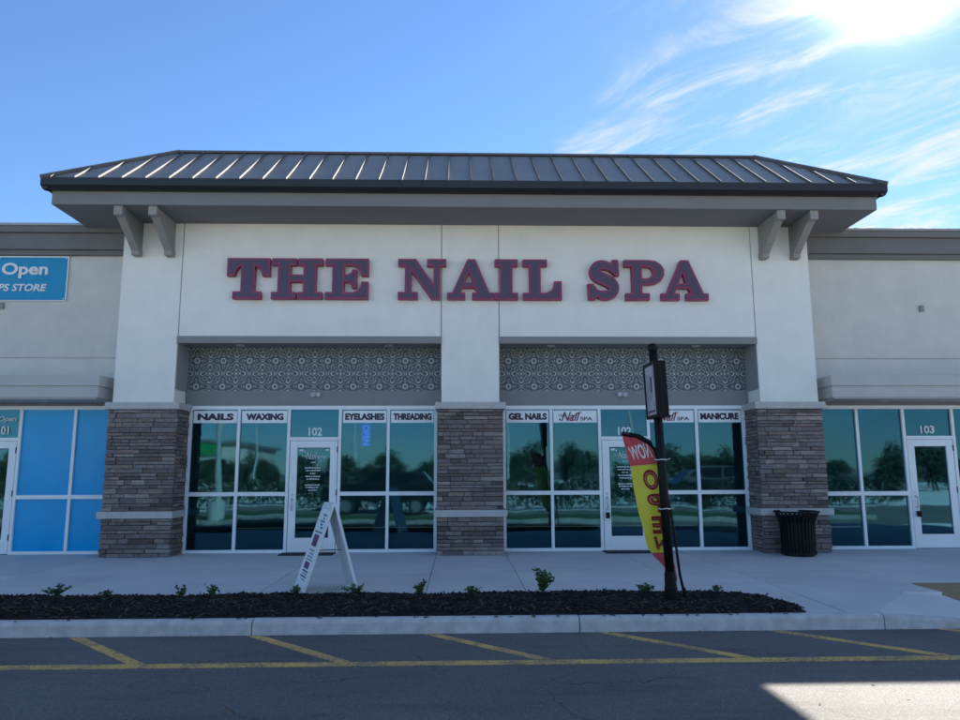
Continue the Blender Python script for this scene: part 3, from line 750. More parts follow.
def stone_field(parent, x0, x1, z0, z1, face):
    """courses of ledge stone; face = ('y', yf) looks along -y, ('x', xf, sgn) looks along sgn*x and x0..x1 are y limits"""
    nc = max(1, round((z1 - z0) / .074)); hs = [rnd.choice((.8, 1., 1.25)) for _ in range(nc)]; tot = sum(hs)
    z = z0
    for h_ in hs:
        h = h_ / tot * (z1 - z0); x = x0
        first = rnd.random()
        while x < x1 - .001:
            l = rnd.choice(LEN)
            if x == x0: l = LEN[int(first * 5)] * .8
            if x1 - (x + l) < .11: l = x1 - x
            hq = round(h / .004) * .004
            dep = rnd.choice((.05, .058, .066, .074, .082))
            me_ = stone_mesh(round(l / .01) * .01 if abs(x + l - x1) > .001 else l, hq, dep, rnd.randint(0, 1))
            if face[0] == 'y': o = link('stone', me_, parent, (x + l / 2, face[1] + .05 - dep / 2, z + h / 2))
            else:
                o = link('stone', me_, parent, (face[1] - face[2] * (.05 - dep / 2), x + l / 2, z + h / 2)); o.rotation_euler = (0, 0, R(90) * face[2])
            x += l
        z += h
for nm, x0, x1, sides in (('left', -6.58, -5.335, (1,)), ('centre', -.605, .605, ()), ('right', 5.335, 6.58, (-1,))):
    lab = {'left': 'brown ledge stone pier with pale cap between blue panes and shop bay', 'centre': 'brown ledge stone pier with pale cap between the two shop bays', 'right': 'brown ledge stone pier with pale cap behind the black trash bin'}[nm]
    pr = thing('stone_pier', lab, 'pier', ((x0 + x1) / 2, .3, 0), 'stone piers')
    box('pier_core', 'mortar', pr, x0 + .055, x1 - .055, .012, REC + .1, 0, 2.62)
    zb, zt = (.675, .80)
    # the front covers the full width; side returns start behind it
    for a, b in ((0.0, zb), (zt, 2.62)):
        stone_field(pr, x0, x1, a + .002, b - .002, ('y', -.02))
        for sg in sides:
            xf = x1 if sg > 0 else x0
            stone_field(pr, .055, REC - .04, a + .002, b - .002, ('x', xf - sg * .02, sg))
        for sg in (-1, 1):     # hidden or narrow returns: plain
            if sg not in sides: box('pier_return', 'mortar', pr, *sorted(((x1 if sg > 0 else x0) - sg * .012, (x1 if sg > 0 else x0) - sg * .05)), .04, REC - .04, a, b)
    box('pier_band', 'capstone', pr, x0 - .055, x1 + (.055 if nm != 'left' else .03), -.085, REC - .04, zb, zt, bevel=.006)
    box('pier_cap', 'capstone', pr, x0 - .045, x1 + .045, -.085, REC - .046, 2.622, 2.749, bevel=.006)

# ------------------------------------------------------------------ wings
def wing(s):
    lab = 'grey stucco shop wing with blue covered panes and dark cornice' if s < 0 else 'grey stucco shop wing with unit 103 door and dark cornice'
    wg = thing('shop_wing', lab, 'building', (s * 11, .5, 0))
    def B(name, m, a, b, *r, bevel=0.): xa, xb = sorted((s * a, s * b)); return box(name, m, wg, xa, xb, *r, bevel=bevel)
    I, O = W + .003, 16.
    B('wall', 'stucco_grey', I, O, .5, .8, 3.655, 6.1)
    B('wall', 'stucco_grey', I, O, .5, .8, 2.80, 3.643)
    B('reveal_joint', 'groove', I, O, .515, .78, 3.6435, 3.6545)
    B('wall_core', 'stucco_grey', I, O, .81, 9, 2.85, 6.0)
    B('interior_wall', 'interior', I + .02, O, 5.9, 6.0, 0, 2.84)
    B('interior_floor', 'interior_floor', I + .02, O, REC + .07, 5.89, -.1, -.002)
    for x in (10.6,): B('interior_partition', 'interior', x, x + .1, REC + .1, 5.88, 0, 2.84)
    # cornice
    B('cornice', 'cornice', I, O, .36, .5, 5.755, 6.075, bevel=.004)
    B('cornice_moulding', 'cornice', I, O, .42, .505, 5.655, 5.752, bevel=.004)
    B('cornice_moulding', 'cornice', I, O, .30, .51, 6.078, 6.205, bevel=.004)
    B('coping', 'coping', I, O, .275, .9, 6.207, 6.255, bevel=.004)
    # canopy: two stepped bands
    E0 = 6.70
    B('canopy', 'canopy', E0, O, -.20, .499, 3.035, 3.235, bevel=.005)
    B('canopy_band', 'canopy', E0 + .02, O, -.175, .498, 2.825, 3.033, bevel=.005)
    cs = B('canopy_soffit', 'canopy', E0 + .06, O, -.14, .55, 2.80, 2.824)
    for x in (7.9, 9.0): xx = s * x; MB().tube([(xx, .2, 2.80), (xx, .2, 2.788)], .07, 14).build('recessed_light', 'lamp', cs)
    B('wall_box', 'lintel', 8.95, 9.03, .455, .499, 4.60, 4.72)
    # storefront
    if s < 0: e = [6.55, 7.47, 8.48, 9.46, 10.4]; zr = (1.0, 1.045); dr = 2
    else: e = [6.55, 7.55, 8.47, 9.45, 10.4]; zr = (1.0, 1.05); dr = 2
    mw = .028
    sf = B('head_frame', 'frame', 6.55, 10.4, REC - .035, REC + .06, 2.665, 2.735)
    B('header_panel', 'lintel', 6.55, 16, REC - .03, REC + .05, 2.737, 2.81)
    def Bx(name, a, b, z0, z1): xa, xb = sorted((s * a, s * b)); return box(name, 'frame', wg, xa, xb, REC - .035, REC + .06, z0, z1, bevel=.002)
    for i, x in enumerate(e): Bx('mullion', x - mw, x + mw, 0 if i in (2, 3) else .056, 2.664)
    Bx('sill_frame', 6.55, e[2] - mw, 0, .055); Bx('sill_frame', e[3] + mw, 10.4, 0, .055); Bx('transom_bar', e[2] + mw + .001, e[3] - mw - .001, 2.075, 2.14)
    for i in (0, 1, 3):
        l, r = e[i] + mw, e[i + 1] - mw
        Bx('rail', l + .001, r - .001, zr[0], zr[1] + .03)
        xa, xb = sorted((s * l, s * r)); gm = 'blue_film' if s < 0 else 'glass'
        pane(wg, xa, xb, zr[1] + .03, 2.665, gm); pane(wg, xa, xb, .055, zr[0], gm)
    xa, xb = sorted((s * (e[2] + mw), s * (e[3] - mw)))
    pane(wg, xa, xb, 2.14, 2.665)
    dd, dl, dr_ = door(wg, xa, xb)
    cx = (xa + xb) / 2
    if s > 0:
        fit_text('unit_number', '103', 'vinyl_white', wg, cx - .15, cx + .13, 2.19, 2.34, REC - .004, offset=.03)
    else:
        fit_text('unit_number', '101', 'vinyl_white', wg, cx + .06, cx + .27, 2.20, 2.36, REC - .004, offset=.03)
        fit_text('door_lettering', 'Now Open', 'vinyl_white', wg, cx - .30, cx + .39, 2.42, 2.55, REC - .004, offset=.02, shear=.2)
    # the rest of the wing, outside the view: plain glazing
    for k in range(5):
        l = 10.43 + k * 1.1; xa, xb = sorted((s * l, s * (l + 1.04))); pane(wg, xa, xb, .055, 2.7); Bx('mullion', l + 1.045, l + 1.095, 0, 2.735)
    # awning-end return next to the tower
    return wg
wing(-1); wing(1)
# banner on the left wing
bn = thing('banner', 'blue banner with white lettering hung on the grey wing wall', 'banner', (-9, .48, 4.7))
bm_ = MB(); bx0, bx1, bz0, bz1 = -10.45, -7.80, 4.77, 5.63
for i in range(31):
    for j in range(9):
        u, v = i / 30, j / 8; bm_.v.append((bx0 + (bx1 - bx0) * u, .478 + .006 * math.sin(u * 19 + v * 3) * math.sin(v * 4), bz0 + (bz1 - bz0) * v))
for i in range(30):
    for j in range(8): a = i * 9 + j; bm_.f.append((a, a + 9, a + 10, a + 1))
bm_.build('banner_sheet', 'blue_banner', bn, smooth=True)
for z in (bz0, bz1): box('banner_hem', 'sign_white', bn, bx0 - .01, bx1 + .012, .468, .471, z - .012, z + (.0 if z == bz0 else .012))
box('banner_hem', 'sign_white', bn, bx1, bx1 + .02, .466, .4695, bz0, bz1)
fit_text('lettering', 'Now Open', 'vinyl_white', bn, -9.95, -8.165, 5.20, 5.51, .468, offset=.03)
fit_text('lettering', 'THE UPS STORE', 'vinyl_white', bn, -9.68, -8.165, 4.945, 5.09, .468, offset=.03, shear=.18)
for x in (bx0 + .04, -9.1, bx1 - .03):
    for z in (bz0 + .03, bz1 - .03): MB().tube([(x, .470, z), (x, .462, z)], .016, 8).build('grommet', 'steel', bn)

# ------------------------------------------------------------------ wall sign: ten raised letters
A_ = [[(.43, 1), (.60, 1), (.90, .17), (1, .17), (1, 0), (.53, 0), (.53, .17), (.625, .17), (.585, .29), (.33, .29), (.285, .17), (.385, .17), (.385, 0), (0, 0), (0, .17), (.11, .17)], [(.375, .42), (.535, .42), (.465, .68)]]
GL = {
 'T': [[(0, 1), (1, 1), (1, .56), (.83, .56), (.80, .66), (.74, .76), (.655, .81), (.655, .18), (.81, .18), (.81, 0), (.15, 0), (.15, .18), (.33, .18), (.33, .81), (.25, .76), (.20, .66), (.17, .56), (0, .56)]],
 'H': [[(0, 1), (.485, 1), (.485, .83), (.375, .83), (.375, .60), (.625, .60), (.625, .83), (.515, .83), (.515, 1), (1, 1), (1, .83), (.88, .83), (.88, .17), (1, .17), (1, 0), (.515, 0), (.515, .17), (.625, .17), (.625, .42), (.375, .42), (.375, .17), (.485, .17), (.485, 0), (0, 0), (0, .17), (.12, .17), (.12, .83), (0, .83)]],
 'E': [[(0, 1), (1, 1), (1, .57), (.84, .57), (.80, .70), (.70, .80), (.62, .83), (.44, .83), (.44, .60), (.52, .61), (.60, .65), (.62, .73), (.73, .73), (.73, .27), (.62, .27), (.60, .37), (.52, .42), (.44, .43), (.44, .17), (.64, .17), (.76, .22), (.82, .30), (.84, .43), (1, .43), (1, 0), (0, 0), (0, .17), (.16, .17), (.16, .83), (0, .83)]],
 'N': [[(0, 1), (.37, 1), (.735, .38), (.735, .82), (.60, .82), (.60, 1), (1, 1), (1, .82), (.875, .82), (.875, 0), (.69, 0), (.28, .69), (.28, .18), (.41, .18), (.41, 0), (0, 0), (0, .18), (.14, .18), (.14, .82), (0, .82)]],
 'A': A_,
 'I': [[(0, 1), (1, 1), (1, .83), (.77, .83), (.77, .17), (1, .17), (1, 0), (0, 0), (0, .17), (.23, .17), (.23, .83), (0, .83)]],
 'L': [[(0, 1), (.63, 1), (.63, .83), (.46, .83), (.46, .17), (.60, .17), (.72, .23), (.79, .34), (.81, .46), (1, .46), (1, 0), (0, 0), (0, .17), (.16, .17), (.16, .83), (0, .83)]],
 'P': [[(0, 1), (.6, 1), (.78, .975), (.91, .89), (.985, .77), (.985, .62), (.91, .49), (.78, .41), (.6, .38), (.43, .38), (.43, .17), (.61, .17), (.61, 0), (.02, 0), (.02, .17), (.18, .17), (.18, .83), (0, .83)], [(.43, .83), (.57, .83), (.67, .79), (.72, .69), (.67, .59), (.57, .54), (.43, .54)]],
}
# S: a thick stroke with slab terminals, one outline
cl_ = [(.80, .66), (.76, .74), (.64, .84), (.46, .875), (.28, .83), (.20, .72), (.27, .61), (.46, .53), (.66, .45), (.79, .33), (.76, .20), (.60, .125), (.42, .12), (.26, .19), (.19, .33)]
hw = [.03, .07, .10, .115, .125, .14, .15, .15, .15, .145, .13, .12, .11, .075, .03]
def s_line(dw):
    P_ = [Vector(p) for p in cl_]; n_ = len(P_); out = []
    for i in range(n_ - 1):
        a, b, c, d = P_[max(0, i - 1)], P_[i], P_[i + 1], P_[min(n_ - 1, i + 2)]
        for k in range(4):
            t = k / 4
            out.append((.5 * (2 * b + (c - a) * t + (2 * a - 5 * b + 4 * c - d) * t * t + (3 * b - a - 3 * c + d) * t ** 3), hw[i] * (1 - t) + hw[i + 1] * t))
    out.append((P_[-1], hw[-1])); L_, R_ = [], []
    for i, (p, h_) in enumerate(out):
        d = (out[min(len(out) - 1, i + 1)][0] - out[max(0, i - 1)][0]).normalized(); nrm = Vector((-d.y, d.x)); h_ = max(.008, h_ - dw)
        L_.append(tuple(p + nrm * h_)); R_.append(tuple(p - nrm * h_))
    return R_ + L_[::-1]
GL['S'] = [s_line(0)]
S_SERIF = [[(.745, 1), (.93, 1), (.95, .60), (.80, .60), (.77, .70), (.70, .84)], [(0, .40), (.18, .40), (.21, .30), (.30, .12), (.22, 0), (.02, 0)]]
sign = thing('wall_sign', 'large maroon slab serif letters reading THE NAIL SPA on white wall', 'sign', (0, 0, 4.66))
def letter(c, xa, xb, z0=4.672, z1=5.452):
    h = z1 - z0
    def place(splines, depth, off, yf, m, name, parent):
        sp = [[(xa + p[0] * (xb - xa), z0 + p[1] * h) for p in s_] for s_ in splines]
        me_ = curve_mesh(sp, depth, off)
        for v in me_.vertices: v.co = (v.co.x, yf + depth / 2 - v.co.z, v.co.y)
        me_.materials.clear(); me_.materials.append(M[m]); me_.update()
        return link(name, me_, parent)
    ps = [GL[c]] + ([[q] for q in S_SERIF] if c == 'S' else [])
    root = None
    for i, sp in enumerate(ps):
        o = place(sp, .118 - .002 * i, 0, -.125 - .002 * i, 'letter_body', 'letter' if root is None else 'serif', root or sign)
        if root is None: root = o
        fs, of_ = ([s_line(.044)], 0) if (c == 'S' and i == 0) else (sp, -.034)
        place(fs, .006, of_, -.131 - .003 * i, 'letter_face', 'letter_face', root)
for c, a, b in (('T', -4.543, -3.751), ('H', -3.713, -2.771), ('E', -2.714, -1.911), ('N', -1.357, -0.452), ('A', -0.437, 0.452), ('I', 0.460, 0.899), ('L', 0.992, 1.727), ('S', 2.217, 2.856), ('P', 2.922, 3.695), ('A', 3.615, 4.515)): letter(c, a, b)

# ------------------------------------------------------------------ trash bin
TX, TY = 5.80, -.37
tb = thing('trash_bin', 'black slatted steel trash bin with flared rim by stone pier', 'trash bin', (TX, TY, 0))
def rad(t): return .285 + .012 * t + .075 * max(0, (t - .72) / .28) ** 1.6     # t = height fraction
HB = .77
for k in range(30):
    a = 2 * math.pi * k / 30; m_ = MB(); dx, dy = math.cos(a), math.sin(a); tx, ty = -dy, dx; wv = .022
    for i in range(9):
        t = i / 8; r_ = rad(t); z = .04 + t * (HB - .06)
        for (rr_, ww) in ((r_, -wv), (r_, wv), (r_ - .008, wv), (r_ - .008, -wv)): m_.v.append((TX + dx * rr_ + tx * ww, TY + dy * rr_ + ty * ww, z))
    for i in range(8):
        for j in range(4): m_.f.append((i * 4 + j, i * 4 + (j + 1) % 4, i * 4 + 4 + (j + 1) % 4, i * 4 + 4 + j))
    m_.f += [(0, 1, 2, 3), (32, 33, 34, 35)]
    m_.build('slat', 'black', tb)
def ring(name, z, r0, r1, h):
    m_ = MB(); n_ = 40
    for j in range(n_):
        t = 2 * math.pi * j / n_
        for r_, zq in ((r0, z), (r1, z), (r1, z + h), (r0, z + h)): m_.v.append((TX + math.cos(t) * r_, TY + math.sin(t) * r_, zq))
    for j in range(n_):
        for i in range(4): m_.f.append((j * 4 + i, j * 4 + (i + 1) % 4, ((j + 1) % n_) * 4 + (i + 1) % 4, ((j + 1) % n_) * 4 + i))
    return m_.build(name, 'black', tb)
ring('rim', HB - .025, .33, .385, .028); ring('band', .03, .262, .298, .045); ring('band', .40, .262, .281, .04)
MB().tube([(TX, TY, .015), (TX, TY, .70)], .255, 28).build('liner', 'black', tb, smooth=False)
MB().tube([(TX, TY, 0), (TX, TY, .03)], .24, 24).build('base', 'black', tb)

# ------------------------------------------------------------------ A-frame board
af = thing('sandwich_board', 'white plastic folding sandwich board standing on the sidewalk', 'sign board', (-1.9, -3.75, 0))
ln, lf = Vector((-2.139, -4.083, 0)), Vector((-2.365, -3.53, 0)); rn_, rf = Vector((-1.46, -3.917, 0)), Vector((-1.66, -3.41, 0))
tn, tf = Vector((-1.80, -4.0, 1.10)), Vector((-2.01, -3.47, 1.10))
def bl(a, b, c, d, u, v): return (a * (1 - u) + b * u) * (1 - v) + (d * (1 - u) + c * u) * v
def board(b0, b1, t0, t1, sgn):
    """hollow-edged plastic panel with two feet and a rounded top; u runs near to far, v bottom to top"""
    nrm = (b1 - b0).cross(t0 - b0).normalized() * sgn
    th = .035
    def slab(u0, u1, v0, v1, o0, o1, name, m, parent, bevel=0.):
        lo = [bl(b0, b1, t1, t0, u, v) + nrm * o0 for u, v in ((u0, v0), (u1, v0), (u1, v1), (u0, v1))]
        hi = [bl(b0, b1, t1, t0, u, v) + nrm * o1 for u, v in ((u0, v0), (u1, v0), (u1, v1), (u0, v1))]
        return MB().hexa(lo, hi).build(name, m, parent, bevel=bevel)
    p = slab(.075, .925, .08, .93, .008, th - .008, 'board_panel', 'plastic_white', af)
    slab(0, .074, .0, .97, 0, th, 'board_edge', 'plastic_white', p, .008); slab(.926, 1, .0, .97, 0, th, 'board_edge', 'plastic_white', p, .008)
    slab(.03, .97, .931, 1.0, 0, th, 'board_top', 'plastic_white', p, .012); slab(.075, .925, .035, .079, .003, th - .003, 'board_foot_rail', 'plastic_white', p, .004)
    return p, slab
pl_, sl1 = board(ln, lf, tn, tf, 1)
pr_, sl2 = board(rn_ , rf, tn + Vector((.045, .01, 0)), tf + Vector((.045, .01, 0)), -1)
# which side of the left panel faces -x
nl = (lf - ln).cross(tn - ln).normalized()
out = th_o = .035 if nl.x < 0 else 0
def printblk(u0, u1, v0, v1, m, k=0):
    o0, o1 = (.035 - .0078, .035 - .0060 + k * .0008) if nl.x < 0 else (.0078, .0060 - k * .0008)
    sl1(u0, u1, v0, v1, o0, o1, 'print', m, pl_)
printblk(.09, .91, .10, .92, 'sign_white')
M['print_blue'] = mat('print_blue', (.10, .22, .42), .5); M['print_purple'] = mat('print_purple', (.17, .05, .13), .5); M['print_grey'] = mat('print_grey', (.33, .34, .40), .5)
for i in range(5): printblk(.22 + .11 * (i % 2), .48 + .12 * (i % 3), .70 + .036 * i, .722 + .036 * i, 'print_blue', 1)
printblk(.12, .88, .655, .668, 'navy', 1)
printblk(.28, .80, .50, .63, 'print_purple', 1)
for i in range(3): printblk(.25, .78 - .1 * (i % 2), .445 - .036 * i, .465 - .036 * i, 'print_grey', 1)
printblk(.16, .84, .345, .355, 'navy', 1)
printblk(.30, .78, .25, .325, 'print_purple', 1)
for i in range(4): printblk(.22, .8 - .13 * (i % 2), .215 - .03 * i, .232 - .03 * i, 'print_grey' if i % 2 else 'navy', 1)
for v in (0.55,): 
    a = bl(ln, lf, tf, tn, .5, .45); b = bl(rn_, rf, tf, tn, .5, .45)
    MB().tube([a, b], .008, 6).build('spreader', 'steel', af)

# ------------------------------------------------------------------ street sign post
PX, PY = 2.205, -4.93
sp = thing('sign_post', 'black sign post with tall narrow sign box standing in the mulch', 'sign post', (PX, PY, .03))
lean = Vector((-.036, 0, 1))
def along(z): return Vector((PX, PY, 0)) + lean * z
MB().tube([along(-.1), along(2.90)], .052, 16).build('post', 'black', sp, smooth=True)
MB().tube([along(0.02), along(.18), along(.20), along(.34), along(.36)], [.074, .074, .068, .062, .053], 16).build('post_base', 'black', sp)
MB().tube([along(2.88), along(2.91), along(2.915), along(2.95), along(2.985), along(3.0)], [.05, .05, .062, .062, .045, .008], 16).build('finial', 'black', sp)
x0 = along(2.42).x
def slant(mb_):    # follow the lean of the post
    for i, v in enumerate(mb_.v): mb_.v[i] = (v[0] + lean.x * (v[2] - 2.42), v[1], v[2])
    return mb_
sb = slant(MB().box(x0 - .06, x0 + .06, PY - .27, PY + .22, 2.10, 2.75)).build('sign_box', 'black', sp, bevel=.006)
for y0_, y1_, z0_, z1_ in ((-.27, -.235, 2.10, 2.75), (.185, .22, 2.10, 2.75), (-.234, .184, 2.10, 2.135), (-.234, .184, 2.715, 2.75)):
    slant(MB().box(x0 - .08, x0 - .061, PY + y0_, PY + y1_, z0_, z1_)).build('sign_frame', 'black', sb)
fc = slant(MB().box(x0 - .068, x0 - .0605, PY - .233, PY + .183, 2.136, 2.714)).build('sign_face', 'sign_grey', sb)
for y_, z0_, z1_, m in ((-.09, 2.40, 2.58, 'print_purple'), (.05, 2.24, 2.62, 'print_grey'), (-.15, 2.17, 2.19, 'navy')):
    slant(MB().box(x0 - .0705, x0 - .0685, PY + y_, PY + y_ + (.07 if z1_ > 2.3 else .3), z0_, z1_)).build('print', m, fc)
for d in (-.03, .03): slant(MB().box(x0 + d - .002, x0 + d + .002, PY - .276, PY - .2705, 2.12, 2.73)).build('trim_rib', 'black', sb)

# ------------------------------------------------------------------ feather flag (back of the cloth faces the camera)
def at(x, z, y): return Vector((x, y, z))
FY = -4.80
fl = thing('feather_flag', 'red and yellow feather flag leaning behind the black sign post', 'flag', (2.36, -4.80, .04))
# outer and pole-side edges of the cloth, metres (x, z) in the plane of the flag
Lq = [(1.727, 1.937), (1.769, 1.760), (1.810, 1.584), (1.849, 1.328), (1.887, 1.074), (1.925, 0.834), (1.964, 0.629), (2.041, 0.516), (2.131, 0.425), (2.221, 0.335), (2.298, 0.234)]
Rq = [(1.751, 1.942), (2.046, 1.842), (2.144, 1.618), (2.180, 1.327), (2.217, 1.072), (2.242, 0.832), (2.262, 0.627), (2.275, 0.514), (2.289, 0.424), (2.302, 0.334), (2.315, 0.234)]
NS = 44
def rip(u, t): return .045 * math.sin(u * 4.2 + t * 7) * (1 - u) + .022 * math.sin(t * 21 + u * 5) * (1 - u * .7) + .010 * math.sin(t * 47 - u * 9)
LW = [at(*p, FY) for p in Lq]; RW = [at(*p, FY) for p in Rq]
def fp(u, t):
    def s3(q): f_ = t * (len(q) - 1); i = min(int(f_), len(q) - 2); k = f_ - i; return q[i].lerp(q[i + 1], k)
    p = s3(LW).lerp(s3(RW), u); return Vector((p.x, FY + rip(u, t), p.z))
def cloth(name, t0, t1, m):
    mb_ = MB(); n0 = max(2, int((t1 - t0) * NS)); nu = 10
    for i in range(n0 + 1):
        for j in range(nu + 1): mb_.v.append(tuple(fp(j / nu, t0 + (t1 - t0) * i / n0)))
    for i in range(n0):
        for j in range(nu): a = i * (nu + 1) + j; mb_.f.append((a, a + 1, a + nu + 2, a + nu + 1))
    return mb_.build(name, m, fl, smooth=True)
top_c = cloth('flag_cloth', 0, .215, 'flag_red'); mid_c = cloth('flag_cloth', .215, .665, 'flag_yellow'); low_c = cloth('flag_cloth', .665, 1, 'flag_red')
def flag_text(s, m, u0, u1, t0, t1, parent, off=.02, lift=.006):
    me_ = text_mesh(s, off)
    xs_ = [v.co.x for v in me_.vertices]; ys_ = [v.co.y for v in me_.vertices]; a, b, c, d = min(xs_), max(xs_), min(ys_), max(ys_)
    for v in me_.vertices:
        u = u0 + (1 - (v.co.x - a) / (b - a)) * (u1 - u0); t = t1 - (v.co.y - c) / (d - c) * (t1 - t0)
        p = fp(u, t); v.co = (p.x, p.y - lift - v.co.z * .1, p.z)
    me_.materials.clear(); me_.materials.append(M[m]); return link('lettering', me_, parent)
flag_text('NOW', 'vinyl_white', .10, .88, .10, .185, top_c)
for i, c in enumerate('OPEN'):
    t0 = .235 + i * .104
    flag_text(c, 'flag_dark', .36, .88, t0, t0 + .088, mid_c, .05); flag_text(c, 'flag_pink', .42, .82, t0 + .012, t0 + .076, mid_c, -.03, .010)
# pole: straight from a ground spike, bending over the top edge
pole = [at(2.394, 0.055, FY), at(2.347, 0.301, FY), at(2.295, 0.832, FY), at(2.245, 1.187, FY), at(2.199, 1.501, FY), at(2.148, 1.712, FY), at(2.058, 1.842, FY), at(1.917, 1.919, FY), at(1.727, 1.949, FY)]
MB().tube(pole, [.016, .016, .015, .014, .013, .011, .010, .009, .007], 8).build('flag_pole', 'black', fl, smooth=True)
sl_pts = [at(2.181, 1.501, FY), at(2.130, 1.712, FY), at(2.039, 1.824, FY), at(1.905, 1.898, FY), at(1.726, 1.925, FY)]
MB().tube([p + Vector((0, .004, 0)) for p in sl_pts], [.03, .034, .034, .03, .02], 8).build('pole_sleeve', 'black', fl, smooth=True)
MB().tube([pole[0] + Vector((.01, 0, -.1)), pole[0], at(2.387, 0.155, FY)], .02, 8).build('ground_spike', 'black', fl)
# cable ties that hold the flag pole to the sign post
for z, l in ((1.62, .07), (1.06, .10)):
    c = along(z); m_ = MB(); n_ = 20
    path = [c + Vector((math.cos(t) * (.060 + .01 * (math.sin(t) > 0)), math.sin(t) * (.060 + .05 * max(0, math.sin(t))), .004 * math.sin(3 * t))) for t in [2 * math.pi * k / n_ for k in range(n_ + 1)]]
    path += [path[-1] + Vector((.01, -.02, .004)), path[-1] + Vector((.03, -.04, .01))]
    tag(m_.tube(path, .006, 6).build('cable_tie', 'vinyl_white'), 'white cable tie round the black sign post, ' + ('by the red flag top' if z > 1.3 else 'by the yellow flag part'), 'cable tie')

# ------------------------------------------------------------------ key lock boxes on door handles
for x, lab in ((2.60, 'black key lock box hanging on the door handle behind the flag'), (8.575, 'black key lock box hanging on the unit 103 door handle')):
    kb = thing('lock_box', lab, 'lock box', (x, REC - .09, .62))
    box('box_body', 'black', kb, x - .035, x + .035, REC - .125, REC - .075, .60, .71, bevel=.006)
    MB().tube([(x - .02, REC - .10, .70), (x - .02, REC - .10, .775), (x, REC - .10, .79), (x + .02, REC - .10, .775), (x + .02, REC - .10, .70)], .006, 6).build('shackle', 'steel', kb)

# ------------------------------------------------------------------ young shrubs in the mulch
for k_ in ('flag_red', 'flag_yellow', 'flag_dark', 'flag_pink'):      # thin cloth lets light through
    t_ = NT(M[k_].node_tree); p_ = [n_ for n_ in t_.n if n_.type == 'BSDF_PRINCIPLED'][0]; o_ = [n_ for n_ in t_.n if n_.type == 'OUTPUT_MATERIAL'][0]
    tr_ = t_.new('ShaderNodeBsdfTranslucent'); tr_.inputs[0].default_value = p_.inputs['Base Color'].default_value
    mx_ = t_.new('ShaderNodeMixShader'); mx_.inputs[0].default_value = .5
    t_.l.new(p_.outputs[0], mx_.inputs[1]); t_.l.new(tr_.outputs[0], mx_.inputs[2]); t_.l.new(mx_.outputs[0], o_.inputs[0])
def leaf_into(mb_, p, d, l, wd, rr_):
    d = d.normalized(); sd = d.cross(Vector((rr_.uniform(-1, 1), rr_.uniform(-1, 1), rr_.uniform(-.2, 1)))).normalized() * wd
    nb = d.cross(sd).normalized() * wd * .35
    k = len(mb_.v); mb_.v += [tuple(p), tuple(p + d * l * .45 + sd + nb), tuple(p + d * l), tuple(p + d * l * .45 - sd + nb), tuple(p + d * l * .5)]
    mb_.f += [(k, k + 1, k + 4), (k + 1, k + 2, k + 4), (k + 2, k + 3, k + 4), (k + 3, k, k + 4)]
def shrub(x, y, h, spread, n_st, nl_, lab, seed):
    rr_ = random.Random(seed); z0 = bed_h(x, y) - .01
    t = thing('young_shrub', lab, 'plant', (x, y, z0), 'young shrubs in the planting bed')
    stm, lv = MB(), MB(); n_st += 2; nl_ = int(nl_ * 1.5) + 2; h *= 1.12
    for k in range(n_st):
        a = rr_.uniform(0, 6.28); r_ = spread * rr_.uniform(.3, 1); hh = h * rr_.uniform(.6, 1)
        p = [Vector((x, y, z0)), Vector((x + math.cos(a) * r_ * .3, y + math.sin(a) * r_ * .3, z0 + hh * .5)), Vector((x + math.cos(a) * r_, y + math.sin(a) * r_, z0 + hh))]
        stm.tube(p, [.005, .004, .002], 5)
        for q in range(nl_):
            f_ = rr_.uniform(.25, 1.0); pp = p[0].lerp(p[1], f_ * 2) if f_ < .5 else p[1].lerp(p[2], f_ * 2 - 1)
            leaf_into(lv, pp, Vector((rr_.gauss(0, 1), rr_.gauss(0, 1), rr_.uniform(-.2, 1))), rr_.uniform(.03, .06), rr_.uniform(.010, .019), rr_)
    stm.build('stem', 'stem', t); lv.build('foliage', 'leaf', t)
near = ['leggy young shrub with bunched top leaves, in line with the blue panes', 'tiny low shrub between two leggy shrubs in the mulch bed', 'sparse twiggy shrub with few leaves before the nails window', 'thin twiggy shrub just beside the sparse one before the nails window',
        'small leafy shrub at the near foot of the sandwich board', 'spreading low shrub at the far foot of the sandwich board', 'small upright shrub in line with the left edge of the centre pier', 'low leafy tuft in mulch in line with the centre pier',
        'largest bushy upright shrub, before the gel nails window', 'low dark leafy tuft beside the sign post', 'tiny sprig at the rounded end of the mulch bed']
for i, (x, y, h, sp_, ns_, nl2) in enumerate([(-4.95, -4.40, .16, .17, 4, 14), (-4.36, -4.45, .06, .06, 3, 6), (-3.45, -4.50, .14, .09, 4, 6), (-3.10, -4.50, .15, .10, 4, 7), (-2.14, -4.44, .08, .06, 5, 9), (-1.43, -4.47, .11, .18, 7, 9), (-.68, -4.42, .16, .08, 5, 10), (-.03, -4.50, .09, .11, 6, 9), (.79, -4.42, .27, .15, 14, 17), (2.02, -4.45, .10, .13, 6, 8), (2.86, -4.52, .09, .04, 3, 6)]):
    shrub(x, y, h, sp_, ns_, nl2, near[i], i + 3)
# fallen leaves on the road
lm = MB(); rr_ = random.Random(5)
for k in range(46):
    x, y = rr_.uniform(-4.6, 4.6), rr_.choice((rr_.uniform(-5.75, -5.63), rr_.uniform(-8, -5.7)))
    leaf_into(lm, Vector((x, y, ROAD + .008)), Vector((rr_.gauss(0, 1), rr_.gauss(0, 1), .05)), rr_.uniform(.02, .05), rr_.uniform(.006, .012), rr_)
tag(lm.build('fallen_leaves', 'leaf_dry'), 'small dry leaves scattered on the asphalt along the kerb', 'leaves', kind='stuff')

